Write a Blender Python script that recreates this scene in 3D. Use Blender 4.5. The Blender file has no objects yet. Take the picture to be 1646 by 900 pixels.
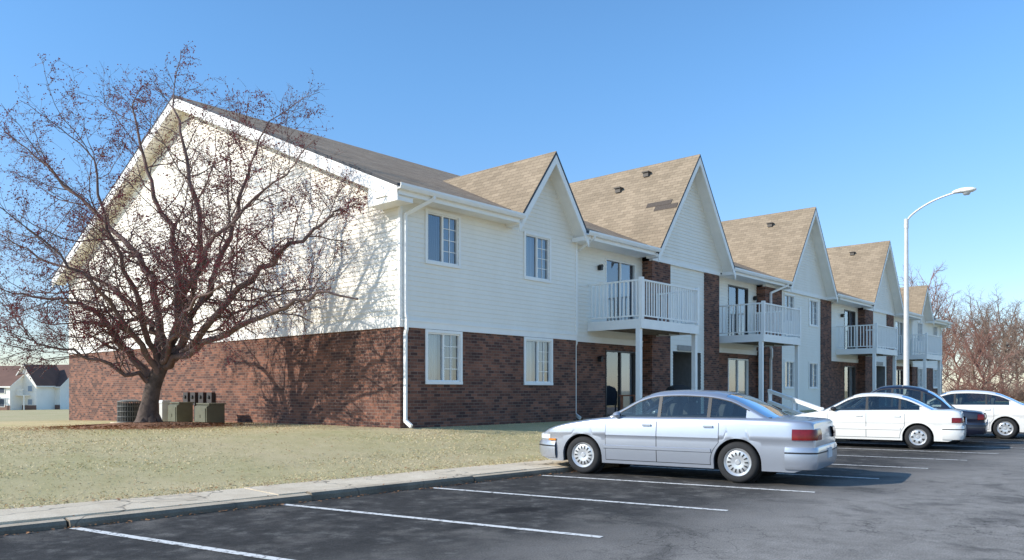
import bpy, math, random, bmesh
from mathutils import Vector, Matrix, noise as mnoise
R=math.radians
random.seed(7)
scene=bpy.context.scene
COL=scene.collection
F=1260.0; HZ=628.0; EYE=1.45
def at(px,py,Y): return Vector(((px-823)/F*Y, Y, EYE-(py-HZ)*Y/F))

# ------------------------------------------------------------------ mesh builder
class MB:
    def __init__(s): s.v=[]; s.f=[]; s.m=[]
    def add(s,vs,fs,mi=0):
        b=len(s.v); s.v.extend([tuple(p) for p in vs])
        for f in fs: s.f.append([b+i for i in f]); s.m.append(mi)
    def quad(s,a,b,c,d,mi=0): s.add([a,b,c,d],[(0,1,2,3)],mi)
    def box(s,x0,x1,y0,y1,z0,z1,mi=0):
        vs=[(x,y,z) for z in (z0,z1) for y in (y0,y1) for x in (x0,x1)]
        s.add(vs,[(0,2,3,1),(4,5,7,6),(0,1,5,4),(2,6,7,3),(0,4,6,2),(1,3,7,5)],mi)
    def bar(s,a,b,w,h,mi=0,up=(0,0,1)):
        a=Vector(a); b=Vector(b); d=(b-a).normalized(); u=Vector(up)
        if abs(d.dot(u))>.98: u=Vector((1,0,0))
        x=d.cross(u).normalized(); y=x.cross(d).normalized()
        vs=[]
        for p in (a,b):
            for (i,j) in ((-1,-1),(1,-1),(1,1),(-1,1)): vs.append(p+x*(i*w/2)+y*(j*h/2))
        s.add(vs,[(0,3,2,1),(4,5,6,7),(0,1,5,4),(1,2,6,5),(2,3,7,6),(3,0,4,7)],mi)
    def tube(s,pts,rad,n=6,mi=0,cap=True):
        pts=[Vector(p) for p in pts]; vs=[]; k=len(pts)
        ref=Vector((0.31,0.17,0.93)).normalized()
        if not hasattr(rad,'__len__'): rad=[rad]*k
        for i,p in enumerate(pts):
            d=(pts[min(i+1,k-1)]-pts[max(i-1,0)])
            if d.length<1e-9: d=Vector((0,0,1))
            d.normalize(); rf=ref if abs(d.dot(ref))<.93 else Vector((1,0,0))
            x=d.cross(rf).normalized(); y=d.cross(x)
            for j in range(n):
                a=2*math.pi*j/n; vs.append(p+(x*math.cos(a)+y*math.sin(a))*rad[i])
        fs=[]
        for i in range(k-1):
            for j in range(n):
                fs.append((i*n+j,i*n+(j+1)%n,(i+1)*n+(j+1)%n,(i+1)*n+j))
        if cap and n>3:
            fs.append(tuple(range(n))); fs.append(tuple((k-1)*n+j for j in range(n)))
        s.add(vs,fs,mi)
    def prism(s,poly,axis,a,b,mi=0):
        def P(p,t):
            if axis=='y': return (p[0],t,p[1])
            if axis=='x': return (t,p[0],p[1])
            return (p[0],p[1],t)
        n=len(poly); vs=[P(p,a) for p in poly]+[P(p,b) for p in poly]
        fs=[tuple(range(n)),tuple(range(2*n-1,n-1,-1))]+[(i,(i+1)%n,n+(i+1)%n,n+i) for i in range(n)]
        s.add(vs,fs,mi)
    def lathe(s,prof,n=32,axis='y',o=(0,0,0),sg=1,mi=0):
        vs=[];k=len(prof)
        for (r,h) in prof:
            for j in range(n):
                a=2*math.pi*j/n; c,d=r*math.cos(a),r*math.sin(a)
                if axis=='y': vs.append((o[0]+c,o[1]+h*sg,o[2]+d))
                else: vs.append((o[0]+c,o[1]+d,o[2]+h*sg))
        fs=[(i*n+j,i*n+(j+1)%n,(i+1)*n+(j+1)%n,(i+1)*n+j) for i in range(k-1) for j in range(n)]
        s.add(vs,fs,mi)
    def grid(s,rows,mi=0):
        n=len(rows[0]); vs=[p for r in rows for p in r]
        fs=[]
        for i in range(len(rows)-1):
            for j in range(n-1): fs.append((i*n+j,i*n+j+1,(i+1)*n+j+1,(i+1)*n+j))
        s.add(vs,fs,mi)
    def build(s,name,mats,parent=None,smooth=None,loc=None,rot=None):
        me=bpy.data.meshes.new(name); me.from_pydata(s.v,[],s.f)
        if not isinstance(mats,(list,tuple)): mats=[mats]
        for m in mats: me.materials.append(m)
        if len(mats)>1: me.polygons.foreach_set('material_index',s.m)
        me.update()
        if smooth is not None:
            me.shade_smooth(); me.set_sharp_from_angle(angle=R(smooth))
        o=bpy.data.objects.new(name,me); COL.objects.link(o)
        if parent: o.parent=parent
        if loc is not None: o.location=loc
        if rot is not None: o.rotation_euler=(0,0,rot)
        return o
def tag(o,label=None,cat=None,group=None,kind=None):
    if label: o['label']=label
    if cat: o['category']=cat
    if group: o['group']=group
    if kind: o['kind']=kind
    return o
def thing(name,label,cat,loc=(0,0,0),rz=0,group=None):
    o=bpy.data.objects.new(name,None); COL.objects.link(o); o.location=loc; o.rotation_euler=(0,0,rz)
    return tag(o,label,cat,group)
def dup(root,loc,rz,label,group=None,scale=None):
    r=root.copy(); COL.objects.link(r); r.location=loc; r.rotation_euler=(0,0,rz); r['label']=label
    if group: r['group']=group
    if scale: r.scale=scale
    for ch in list(root.children):
        c=ch.copy(); COL.objects.link(c); c.parent=r
        for g in ch.children:
            d=g.copy(); COL.objects.link(d); d.parent=c
    return r

# ------------------------------------------------------------------ materials
class N:
    def __init__(s,name):
        s.m=bpy.data.materials.new(name); s.m.use_nodes=True; s.t=s.m.node_tree; s.n=s.t.nodes
        s.b=s.n['Principled BSDF']
    def new(s,t,**k):
        n=s.n.new(t)
        for a,v in k.items(): setattr(n,a,v)
        return n
    def link(s,a,b): s.t.links.new(a,b)
    def coord(s): return s.new('ShaderNodeTexCoord').outputs['Object']
    def noise(s,scale,detail=5,vec=None,rough=.55,dist=0):
        n=s.new('ShaderNodeTexNoise'); n.inputs['Scale'].default_value=scale; n.inputs['Detail'].default_value=detail
        n.inputs['Roughness'].default_value=rough; n.inputs['Distortion'].default_value=dist
        s.link(vec if vec is not None else s.coord(),n.inputs['Vector']); return n.outputs['Fac']
    def ramp(s,fac,stops):
        n=s.new('ShaderNodeValToRGB'); e=n.color_ramp.elements
        while len(e)<len(stops): e.new(.5)
        for i,(p,c) in enumerate(stops):
            e[i].position=p; e[i].color=tuple(c[:3])+(1,) if hasattr(c,'__len__') else (c,c,c,1)
        s.link(fac,n.inputs['Fac']); return n.outputs['Color']
    def mix(s,fac,a,b,mode='MIX'):
        n=s.new('ShaderNodeMix',data_type='RGBA',blend_type=mode)
        for i,v in ((0,fac),(6,a),(7,b)):
            if hasattr(v,'is_linked'): s.link(v,n.inputs[i])
            elif hasattr(v,'__len__'): n.inputs[i].default_value=tuple(v[:3])+(1,)
            else: n.inputs[i].default_value=v if i==0 else (v,v,v,1)
        return n.outputs[2]
    def math(s,op,a,b=0,c=None):
        n=s.new('ShaderNodeMath',operation=op)
        for i,v in enumerate((a,b) if c is None else (a,b,c)):
            if hasattr(v,'is_linked'): s.link(v,n.inputs[i])
            else: n.inputs[i].default_value=v
        return n.outputs[0]
    def bump(s,h,strength=.3,dist=.02):
        n=s.new('ShaderNodeBump'); n.inputs['Strength'].default_value=strength; n.inputs['Distance'].default_value=dist
        s.link(h,n.inputs['Height']); s.link(n.outputs[0],s.b.inputs['Normal'])
    def col(s,c): 
        if hasattr(c,'is_linked'): s.link(c,s.b.inputs['Base Color'])
        else: s.b.inputs['Base Color'].default_value=tuple(c[:3])+(1,)
    def set(s,**k):
        for a,v in k.items(): s.b.inputs[a.replace('_',' ')].default_value=v
        return s
def simple(name,c,rough=.6,var=.12,scale=6,bump=0,**k):
    n=N(name); a=tuple(max(0,x*(1-var)) for x in c); b=tuple(min(1,x*(1+var)) for x in c)
    f=n.noise(scale); n.col(n.ramp(f,[(.3,a),(.7,b)])); n.set(Roughness=rough,**k)
    if bump: n.bump(n.noise(scale*8),bump,.01)
    return n.m
M={}
def brickmat(name):
    n=N(name); co=n.coord(); sp=n.new('ShaderNodeSeparateXYZ'); n.link(co,sp.inputs[0])
    h=n.math('ADD',sp.outputs[0],sp.outputs[1]); cb=n.new('ShaderNodeCombineXYZ'); n.link(h,cb.inputs[0]); n.link(sp.outputs[2],cb.inputs[1])
    b=n.new('ShaderNodeTexBrick'); n.link(cb.outputs[0],b.inputs['Vector'])
    b.inputs['Scale'].default_value=1; b.inputs['Brick Width'].default_value=.215; b.inputs['Row Height'].default_value=.0765
    b.inputs['Mortar Size'].default_value=.0055; b.inputs['Mortar Smooth'].default_value=.2; b.inputs['Bias'].default_value=-.1
    b.inputs['Color1'].default_value=(.085,.038,.030,1); b.inputs['Color2'].default_value=(.30,.125,.075,1); b.inputs['Mortar'].default_value=(.22,.17,.135,1)
    v=n.ramp(n.noise(1.3,4),[(.3,.75),(.7,1.2)]); w=n.ramp(n.noise(40,2),[(.3,.8),(.7,1.15)])
    c=n.mix(1,n.mix(1,b.outputs['Color'],v,'MULTIPLY'),w,'MULTIPLY')
    n.col(c); n.set(Roughness=.9); n.bump(n.math('SUBTRACT',1,b.outputs['Fac']),.5,.008); return n.m
M['brick']=brickmat('brick')
def roofmat(name,axis,c1,c2):
    n=N(name); co=n.coord(); sp=n.new('ShaderNodeSeparateXYZ'); n.link(co,sp.inputs[0])
    cb=n.new('ShaderNodeCombineXYZ'); n.link(sp.outputs[axis],cb.inputs[0]); n.link(sp.outputs[2],cb.inputs[1])
    b=n.new('ShaderNodeTexBrick'); n.link(cb.outputs[0],b.inputs['Vector']); b.inputs['Scale'].default_value=1
    b.inputs['Brick Width'].default_value=.31; b.inputs['Row Height'].default_value=.06 if axis==0 else .115; b.inputs['Mortar Size'].default_value=.006
    b.inputs['Mortar Smooth'].default_value=.6; b.inputs['Color1'].default_value=c1+(1,); b.inputs['Color2'].default_value=c2+(1,); b.inputs['Mortar'].default_value=tuple(x*.5 for x in c1)+(1,)
    mp=n.new('ShaderNodeMapping'); mp.inputs['Scale'].default_value=(1,1,.35); n.link(co,mp.inputs[0])
    v=n.ramp(n.noise(.9,6,mp.outputs[0]),[(.3,.88),(.7,1.08)]); w=n.ramp(n.noise(60,3),[(.3,.75),(.7,1.2)])
    n.col(n.mix(1,n.mix(1,b.outputs['Color'],v,'MULTIPLY'),w,'MULTIPLY')); n.set(Roughness=.95); n.b.inputs['Specular IOR Level'].default_value=.2
    n.bump(n.math('SUBTRACT',1,b.outputs['Fac']),.5,.01); return n.m
M['roofx']=roofmat('shingles_main',0,(.34,.245,.165),(.46,.345,.24))
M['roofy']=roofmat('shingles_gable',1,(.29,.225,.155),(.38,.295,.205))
def sidingmat():
    n=N('vinyl_siding'); co=n.coord(); mp=n.new('ShaderNodeMapping'); mp.inputs['Scale'].default_value=(1,1,.25); n.link(co,mp.inputs[0])
    f=n.noise(1.6,6,mp.outputs[0]); g=n.noise(9,4,co)
    c=n.mix(1,n.ramp(f,[(.3,(.93,.875,.77)),(.7,(.97,.925,.83))]),n.ramp(g,[(.3,.97),(.7,1.0)]),'MULTIPLY')
    n.col(c); n.set(Roughness=.6); n.b.inputs['Specular IOR Level'].default_value=.3; return n.m
M['siding']=sidingmat()
M['white']=simple('white_trim',(.95,.92,.86),.5,.03,3)
M['soffit']=simple('soffit_white',(.95,.91,.84),.6,.04,3)
M['darkedge']=simple('drip_edge',(.03,.03,.035),.5)
M['bronze']=simple('bronze_frame',(.06,.05,.045),.4)
def glassmat(name,tint,k1,k0):
    n=N(name); t=n.new('ShaderNodeBsdfTransparent'); g=n.new('ShaderNodeBsdfGlossy'); g.inputs['Roughness'].default_value=.02
    fr=n.new('ShaderNodeFresnel'); fr.inputs[0].default_value=1.5; mx=n.new('ShaderNodeMixShader')
    t.inputs[0].default_value=tint+(1,); g.inputs[0].default_value=(.92,.95,1,1)
    k=n.math('ADD',n.math('MULTIPLY',fr.outputs[0],k1),k0)
    n.link(k,mx.inputs[0]); n.link(t.outputs[0],mx.inputs[1]); n.link(g.outputs[0],mx.inputs[2])
    n.link(mx.outputs[0],n.n['Material Output'].inputs['Surface']); return n.m
M['glass']=glassmat('window_glass',(.75,.8,.82),1.4,.10)
M['cglass']=glassmat('car_glass',(.55,.62,.60),1.1,.03)
def curtain(name,a,b):
    n=N(name); co=n.coord(); w=n.new('ShaderNodeTexWave'); w.inputs['Scale'].default_value=5; w.inputs['Distortion'].default_value=1.5; n.link(co,w.inputs[0])
    n.col(n.ramp(w.outputs['Fac'],[(.1,a),(.9,b)])); n.set(Roughness=.9); n.bump(w.outputs['Fac'],.5,.02); return n.m
M['curt_w']=curtain('curtain_white',(.6,.6,.6),(.88,.88,.86))
M['curt_d']=curtain('curtain_dark',(.04,.05,.07),(.12,.14,.18))
M['curt_b']=curtain('curtain_blue',(.24,.30,.38),(.42,.49,.57))
M['door']=simple('entry_door_paint',(.30,.33,.36),.5)
M['recess']=simple('recess_shade',(.22,.21,.20),.8)  # dark shade inside the entry opening is put into its surface colour
M['black']=simple('black_metal',(.02,.02,.02),.5)
M['metal']=simple('galvanised',(.66,.65,.62),.45,.08,4,Metallic=.15)
M['green']=simple('utility_green',(.125,.125,.085),.6,.15,4)
M['acgrey']=simple('condenser_grey',(.12,.12,.115),.6,.2,5)
M['meter']=simple('meter_grey',(.045,.035,.032),.6,.2,5)
M['wood']=simple('brown_wood',(.25,.10,.055),.7,.2,6)
def grassmat():
    n=N('winter_lawn'); co=n.coord()
    a=n.noise(.30,5,co); b=n.noise(2.2,7,co,.65); c=n.noise(70,3,co,.7)
    g=n.ramp(a,[(.34,(.64,.51,.30)),(.64,(.43,.40,.18))])
    d=n.ramp(b,[(.3,(.66,.53,.32)),(.64,(.47,.39,.20))])
    x=n.mix(.5,g,d); x=n.mix(1,x,n.ramp(c,[(.3,.76),(.7,1.16)]),'MULTIPLY')
    n.col(x); n.set(Roughness=.95); n.b.inputs['Specular IOR Level'].default_value=.1; n.bump(c,.35,.012); return n.m
M['lawn']=grassmat()
def asphaltmat():
    n=N('asphalt'); co=n.coord(); sp=n.new('ShaderNodeSeparateXYZ'); n.link(co,sp.inputs[0])
    big=n.noise(.5,6,co,.6); mid=n.noise(3.2,8,co,.72); fine=n.noise(60,5,co,.8); blot=n.noise(1.1,6,co,.65)
    stall=n.ramp(mid,[(.34,(.032,.030,.028)),(.54,(.062,.058,.053)),(.66,(.15,.14,.125)),(.8,(.26,.24,.21))])
    lane=n.ramp(mid,[(.3,(.19,.172,.15)),(.7,(.34,.31,.275))])
    q=n.math('ADD',sp.outputs[1],n.math('MULTIPLY',n.math('SUBTRACT',mid,.5),3.5))
    q=n.math('ADD',q,n.math('MULTIPLY',n.math('SUBTRACT',big,.5),3))
    mask=n.ramp(n.math('MULTIPLY',q,-.1),[(.33,0.0),(.52,1.0)])
    c=n.mix(mask,stall,lane)
    c=n.mix(n.math('MULTIPLY',n.ramp(blot,[(.53,0.0),(.68,1.0)]),.55),c,(.21,.19,.165))
    c=n.mix(n.math('MULTIPLY',n.ramp(n.noise(.9,6,n.new('ShaderNodeTexCoord').outputs['Generated'] if False else co,.7,.6),[(.36,1.0),(.46,0.0)]),.5),c,(.045,.042,.04))
    mp=n.new('ShaderNodeVectorMath',operation='ADD'); nz=n.new('ShaderNodeTexNoise'); nz.inputs['Scale'].default_value=2.2; nz.inputs['Detail'].default_value=6; n.link(co,nz.inputs[0])
    sc=n.new('ShaderNodeVectorMath',operation='SCALE'); n.link(nz.outputs['Color'],sc.inputs[0]); sc.inputs['Scale'].default_value=.9
    n.link(co,mp.inputs[0]); n.link(sc.outputs[0],mp.inputs[1])
    v2=n.new('ShaderNodeTexVoronoi',feature='DISTANCE_TO_EDGE'); v2.inputs['Scale'].default_value=2.2; n.link(mp.outputs[0],v2.inputs['Vector'])
    cr2=n.ramp(v2.outputs['Distance'],[(.0,1.0),(.022,0.0)])
    crm=n.math('MULTIPLY',cr2,n.ramp(n.noise(.5,4,co),[(.50,0.0),(.6,1.0)]))
    c=n.mix(n.math('MULTIPLY',crm,.75),c,(.03,.028,.026))
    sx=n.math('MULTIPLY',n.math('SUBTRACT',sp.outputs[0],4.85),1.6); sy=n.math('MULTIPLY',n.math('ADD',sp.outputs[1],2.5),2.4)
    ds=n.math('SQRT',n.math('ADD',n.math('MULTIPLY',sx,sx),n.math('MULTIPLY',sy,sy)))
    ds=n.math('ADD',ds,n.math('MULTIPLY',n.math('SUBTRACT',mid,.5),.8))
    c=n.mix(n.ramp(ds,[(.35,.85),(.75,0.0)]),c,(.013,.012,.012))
    c=n.mix(1,c,n.ramp(fine,[(.3,.4),(.7,1.65)]),'MULTIPLY')
    n.col(c); n.set(Roughness=.9); n.b.inputs['Specular IOR Level'].default_value=.2; n.bump(fine,.6,.01); return n.m
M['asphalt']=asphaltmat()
def concmat(name,c1,c2):
    n=N(name); co=n.coord()
    c=n.ramp(n.noise(2.2,7,co,.65),[(.3,c1),(.7,c2)])
    c=n.mix(1,c,n.ramp(n.noise(60,3,co),[(.3,.82),(.7,1.12)]),'MULTIPLY')
    v=n.new('ShaderNodeTexVoronoi',feature='DISTANCE_TO_EDGE'); v.inputs['Scale'].default_value=.55
    nz=n.new('ShaderNodeTexNoise'); nz.inputs['Scale'].default_value=2; n.link(co,nz.inputs[0]); ad=n.new('ShaderNodeVectorMath',operation='ADD')
    n.link(co,ad.inputs[0]); n.link(nz.outputs['Color'],ad.inputs[1]); n.link(ad.outputs[0],v.inputs['Vector'])
    cr=n.ramp(v.outputs['Distance'],[(.0,.8),(.014,0.0)])
    c=n.mix(cr,c,(.12,.10,.08))
    n.col(c); n.set(Roughness=.9); n.b.inputs['Specular IOR Level'].default_value=.2; n.bump(n.math('SUBTRACT',n.noise(60,3,co),cr),.4,.01); return n.m
M['walk']=concmat('sidewalk_concrete',(.60,.49,.35),(.80,.68,.51))
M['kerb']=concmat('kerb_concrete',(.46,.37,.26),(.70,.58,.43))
M['kerbshade']=concmat('kerb_concrete_shaded',(.15,.12,.09),(.30,.245,.18))  # kerb concrete again, darkened: shade on the front face put into the colour
def paintline():
    n=N('line_paint'); co=n.coord(); f=n.noise(14,6,co,.7)
    n.col(n.ramp(f,[(.38,(.14,.13,.12)),(.48,(.74,.72,.67)),(.8,(.84,.82,.77))])); n.set(Roughness=.8); return n.m
M['line']=paintline()
M['bark']=simple('bark',(.105,.078,.064),.95,.45,7,.8)
M['twig']=simple('twig_bark',(.17,.115,.10),.9,.4,2)
M['greytwig']=simple('grey_twig',(.21,.145,.11),.9,.3,1)
M['redtwig']=simple('reddish_twig',(.25,.125,.095),.9,.3,1)
M['berry']=simple('berries',(.30,.045,.038),.6,.5,1.2)
M['mulch']=simple('mulch',(.27,.125,.06),.95,.45,18,.8)
M['leaf']=simple('dry_leaf',(.30,.14,.055),.9,.5,4)
M['straw']=simple('grass_blades',(.72,.58,.34),.9,.2,1.1)
M['bladeg']=simple('grass_blades_green',(.46,.43,.20),.9,.3,1.1)
def paint(name,c,metal=0.0,rough=.35):
    n=N(name); n.col(n.ramp(n.noise(3,4),[(.3,tuple(x*.95 for x in c)),(.7,c)])); n.set(Metallic=metal,Roughness=rough); n.b.inputs['Coat Weight'].default_value=.7; n.b.inputs['Coat Roughness'].default_value=.04; return n.m
M['p_silver']=paint('paint_silver_blue',(.44,.47,.53),.6,.34)
M['p_white']=paint('paint_white',(.84,.82,.77),0,.35)
M['p_white2']=paint('paint_warm_white',(.80,.78,.74),0,.35)
M['p_navy']=paint('paint_navy',(.015,.018,.035),.2,.3)
M['rubber']=simple('rubber',(.022,.022,.023),.85,.2,8)
M['trimblk']=simple('black_trim',(.02,.02,.022),.5)
M['interior']=simple('car_interior',(.05,.05,.052),.9,.2,8)
M['seat']=simple('seat_cloth',(.13,.13,.135),.95,.2,8)
M['rim']=simple('alloy',(.6,.61,.62),.3,.05,3,Metallic=.5)
M['redlens']=simple('red_lens',(.17,.008,.010),.12,.35,9)
M['amber']=simple('amber_lens',(.7,.25,.03),.2)
M['lens']=simple('clear_lens',(.6,.62,.62),.1)
M['chrome']=simple('chrome',(.7,.7,.7),.15,.03,3,Metallic=1.0)
M['plate']=simple('plate',(.55,.6,.65),.5)
M['farwhite']=simple('far_wall',(.90,.86,.78),.8,.08,.3)
M['farroof']=simple('far_roof',(.16,.085,.062),.9,.15,.5)
M['farbrick']=simple('far_brick',(.22,.13,.10),.9,.15,.5)
M['ventgrey']=simple('vent_grey',(.11,.095,.08),.7,.1,5)

# ------------------------------------------------------------------ frames
K0=Vector((-5.11,7.86,0)); KA=math.atan2(.706,.708); KD=Vector((math.cos(KA),math.sin(KA),0)); KN=Vector((-math.sin(KA),math.cos(KA),0))
C0=Vector((-2.64,18.5,0)); UA=math.atan2(.742,.670); U=Vector((math.cos(UA),math.sin(UA),0)); V=Vector((-math.sin(UA),math.cos(UA),0))
TB=at(240,683,20.5); TB.z=.50
ZP=[(1.12,.10),(2,.16),(3.2,.33),(5.5,.55),(9,.55),(16,.45),(27,.22),(60,-.7),(160,-2.15),(500,-3.2),(3000,-6)]
def gz(q):
    if q<-16.2: return .1
    if q<1.05: return -.04
    if q<1.12: return .10
    for (a,za),(b,zb) in zip(ZP,ZP[1:]):
        if q<=b:
            t=(q-a)/(b-a); return za+(zb-za)*t
    return -6
def kq(p): r=Vector((p[0],p[1],0))-K0; return r.dot(KD),r.dot(KN)
def ground_z(p): return gz(kq(p)[1])

qs=[-3000,-600,-100,-40,-16.21,-16.19,-8,0,1.04,1.05,1.12,1.6,2,2.6,3.2,4,4.7,5.5,7,9,12,16,20,27,40,60,90,120,160,300,500,1000,3000]
ks=[-2500,-800,-300,-120,-60,-40]+list(range(-30,70,3))+[80,120,200,400,900,2500]
g=MB(); rng=random.Random(3)
g.grid([[(k,q,gz(q)+(rng.uniform(-.015,.015) if 1.6<q<30 else 0)) for k in ks] for q in qs]); tag(g.build('ground',M['lawn'],loc=K0,rot=KA,smooth=40),kind='structure')
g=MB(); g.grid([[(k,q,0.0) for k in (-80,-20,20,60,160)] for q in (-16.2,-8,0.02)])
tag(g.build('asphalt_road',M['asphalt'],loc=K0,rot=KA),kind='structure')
g=MB(); rng=random.Random(5); k=-40.
while k<120:
    L=2.9; dz=rng.uniform(-.014,.014); dy=rng.uniform(-.03,.03); a,b=k+.012,k+L-.012
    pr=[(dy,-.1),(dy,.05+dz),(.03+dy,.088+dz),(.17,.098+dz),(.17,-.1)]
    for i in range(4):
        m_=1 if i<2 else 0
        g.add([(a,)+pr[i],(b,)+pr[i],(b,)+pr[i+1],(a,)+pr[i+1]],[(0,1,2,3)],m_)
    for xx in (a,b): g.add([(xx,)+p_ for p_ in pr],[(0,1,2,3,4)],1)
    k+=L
tag(g.build('kerb',[M['kerb'],M['kerbshade']],loc=K0,rot=KA),kind='structure')
g=MB(); k=-40.3; rng=random.Random(8)
while k<120:
    L=1.55; a=rng.uniform(-.008,.008); b=rng.uniform(-.008,.008)
    z0=.104+a; z1=.104+b
    g.add([(k+.008,.176,z0),(k+L-.008,.176,z1),(k+L-.008,1.14,z1+.006),(k+.008,1.14,z0+.006),(k+.008,.176,0),(k+L-.008,.176,0),(k+L-.008,1.14,0),(k+.008,1.14,0)],
          [(0,1,2,3),(0,4,5,1),(1,5,6,2),(2,6,7,3),(3,7,4,0)]); k+=L
tag(g.build('sidewalk',M['walk'],loc=K0,rot=KA),kind='structure')
LD=Vector((.862,-.507,0)); la=math.atan2(LD.y,LD.x)-KA
g=MB()
for i in range(-4,22):
    k=.63+2.42*i; d=Vector((math.cos(la),math.sin(la))); nrm=Vector((-d.y,d.x))*.05; p0=Vector((k,-.06)); p1=p0+d*4.4
    g.add([(p0.x-nrm.x,p0.y-nrm.y,.006),(p1.x-nrm.x,p1.y-nrm.y,.006),(p1.x+nrm.x,p1.y+nrm.y,.006),(p0.x+nrm.x,p0.y+nrm.y,.006)],[(0,1,2,3)])
tag(g.build('parking_markings',M['line'],loc=K0,rot=KA),kind='structure')

def inbuild(p):
    r=Vector((p[0],p[1],0))-C0; s=r.dot(U); t=r.dot(V); return s>-.02 and t>-.12
def inmulch(p,k=1.0): return ((p.x-TB.x)/2.2)**2+((p.y-TB.y)/1.9)**2<k
def blades(n,kr,qr,mat,name,label,seed,hs):
    rg=random.Random(seed); g=MB()
    for _ in range(n):
        k=rg.uniform(*kr); q=qr[0]+(qr[1]-qr[0])*rg.random()**1.5
        p=K0+KD*k+KN*q
        if inbuild(p) or inmulch(p,.8): continue
        z=gz(q)-.005; a=rg.uniform(0,6.28); h=rg.uniform(*hs); w=.006+.005*rg.random(); l=rg.uniform(-.05,.05); l2=rg.uniform(-.05,.05)
        dx,dy=math.cos(a)*w,math.sin(a)*w
        g.add([(p.x-dx,p.y-dy,z),(p.x+dx,p.y+dy,z),(p.x+l,p.y+l2,z+h)],[(0,1,2)])
    return tag(g.build(name,mat),label,'grass',kind='stuff')
blades(52000,(-9,14),(1.1,13),M['straw'],'dry_grass','dry straw coloured winter grass covering the lawn beside the sidewalk',11,(.010,.032))
blades(16000,(-9,14),(1.1,13),M['bladeg'],'green_grass','duller green grass blades mixed through the dry lawn',12,(.010,.032))
rg=random.Random(4); g=MB()
for it in range(7400):
    k=rg.uniform(-8,12)
    if rg.random()<.4: q=rg.choice([rg.gauss(1.2,.12),rg.gauss(-.06,.05)]); 
    else: q=rg.uniform(1.1,9)
    p=K0+KD*k+KN*q
    if it>3200:
        a=rg.uniform(0,6.28); rr=1.7+abs(rg.gauss(0,.9)); p=Vector((TB.x+math.cos(a)*rr*1.25,TB.y+math.sin(a)*rr,0)); q=kq(p)[1]
    if inbuild(p): continue
    z=(.006 if q<0 else (.115 if q<1.14 else gz(q)+.02)); s=rg.uniform(.012,.03); a=rg.uniform(0,6.28)
    vs=[(p.x+math.cos(a+j*1.57)*s*(1 if j%2 else .6),p.y+math.sin(a+j*1.57)*s*(1 if j%2 else .6),z+rg.uniform(0,.014)) for j in range(4)]
    g.add(vs,[(0,1,2,3)])
tag(g.build('fallen_leaves',M['leaf']),'scattered brown dry leaves along the kerb and lawn','leaves',kind='stuff')

# ------------------------------------------------------------------ building
B=thing('apartment_building','long two storey apartment building of white siding over brown brick with steep gables','apartment building',C0,UA)
LEN=48.3; DEP=21.5; SL=.43; ZE=6.18; RY=DEP/2; RZ=ZE+SL*(RY+.5)
PITCH=.118; LIP=.017
def siding(mb,m,x0,x1,z0,z1,ops=(),rng_at=None):
    z=z0
    while z<z1-1e-4:
        zt=min(z+PITCH,z1); cuts=sorted({z,zt}|{v for o in ops for v in (o[2],o[3]) if z<v<zt})
        for a,b in zip(cuts,cuts[1:]):
            mid=(a+b)/2; oa=LIP*(1-(a-z)/PITCH); ob=LIP*(1-(b-z)/PITCH)
            if rng_at:
                l0,r0=rng_at(a); l1,r1=rng_at(b)
                if r0-l0<.01: continue
                if r1<l1: l1=r1=(l1+r1)/2
                mb.quad(m(l0,oa,a),m(r0,oa,a),m(r1,ob,b),m(l1,ob,b))
                if a==z: mb.quad(m(l0,0,a),m(r0,0,a),m(r0,oa,a),m(l0,oa,a))
            else:
                cut=sorted([(o[0],o[1]) for o in ops if o[2]<mid<o[3]])
                segs=[];c=x0
                for (p,q) in cut: segs.append((c,p)); c=q
                segs.append((c,x1))
                for (p,q) in segs:
                    if q-p<1e-4: continue
                    mb.quad(m(p,oa,a),m(q,oa,a),m(q,ob,b),m(p,ob,b))
                    if a==z: mb.quad(m(p,0,a),m(q,0,a),m(q,oa,a),m(p,oa,a))
        z=zt
def flat(mb,m,x0,x1,z0,z1,ops=()):
    xs=sorted({x0,x1}|{v for o in ops for v in (o[0],o[1]) if x0<v<x1}); zs=sorted({z0,z1}|{v for o in ops for v in (o[2],o[3]) if z0<v<z1})
    for a,b in zip(xs,xs[1:]):
        for c,d in zip(zs,zs[1:]):
            mx,mz=(a+b)/2,(c+d)/2
            if any(o[0]<mx<o[1] and o[2]<mz<o[3] for o in ops): continue
            mb.quad(m(a,0,c),m(b,0,c),m(b,0,d),m(a,0,d))
def reveal(mb,m,o,dep=.12):
    x0,x1,z0,z1=o
    for (a,b) in (((x0,z0),(x1,z0)),((x1,z0),(x1,z1)),((x1,z1),(x0,z1)),((x0,z1),(x0,z0))):
        mb.quad(m(a[0],.0,a[1]),m(b[0],.0,b[1]),m(b[0],-dep,b[1]),m(a[0],-dep,a[1]))
def fm(y): return lambda h,o,z:(h,y-o,z)
ZB=2.96; ZS=3.14; ZT=5.99
sid=MB(); brk=MB()
wins=[]; doors=[]
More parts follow.
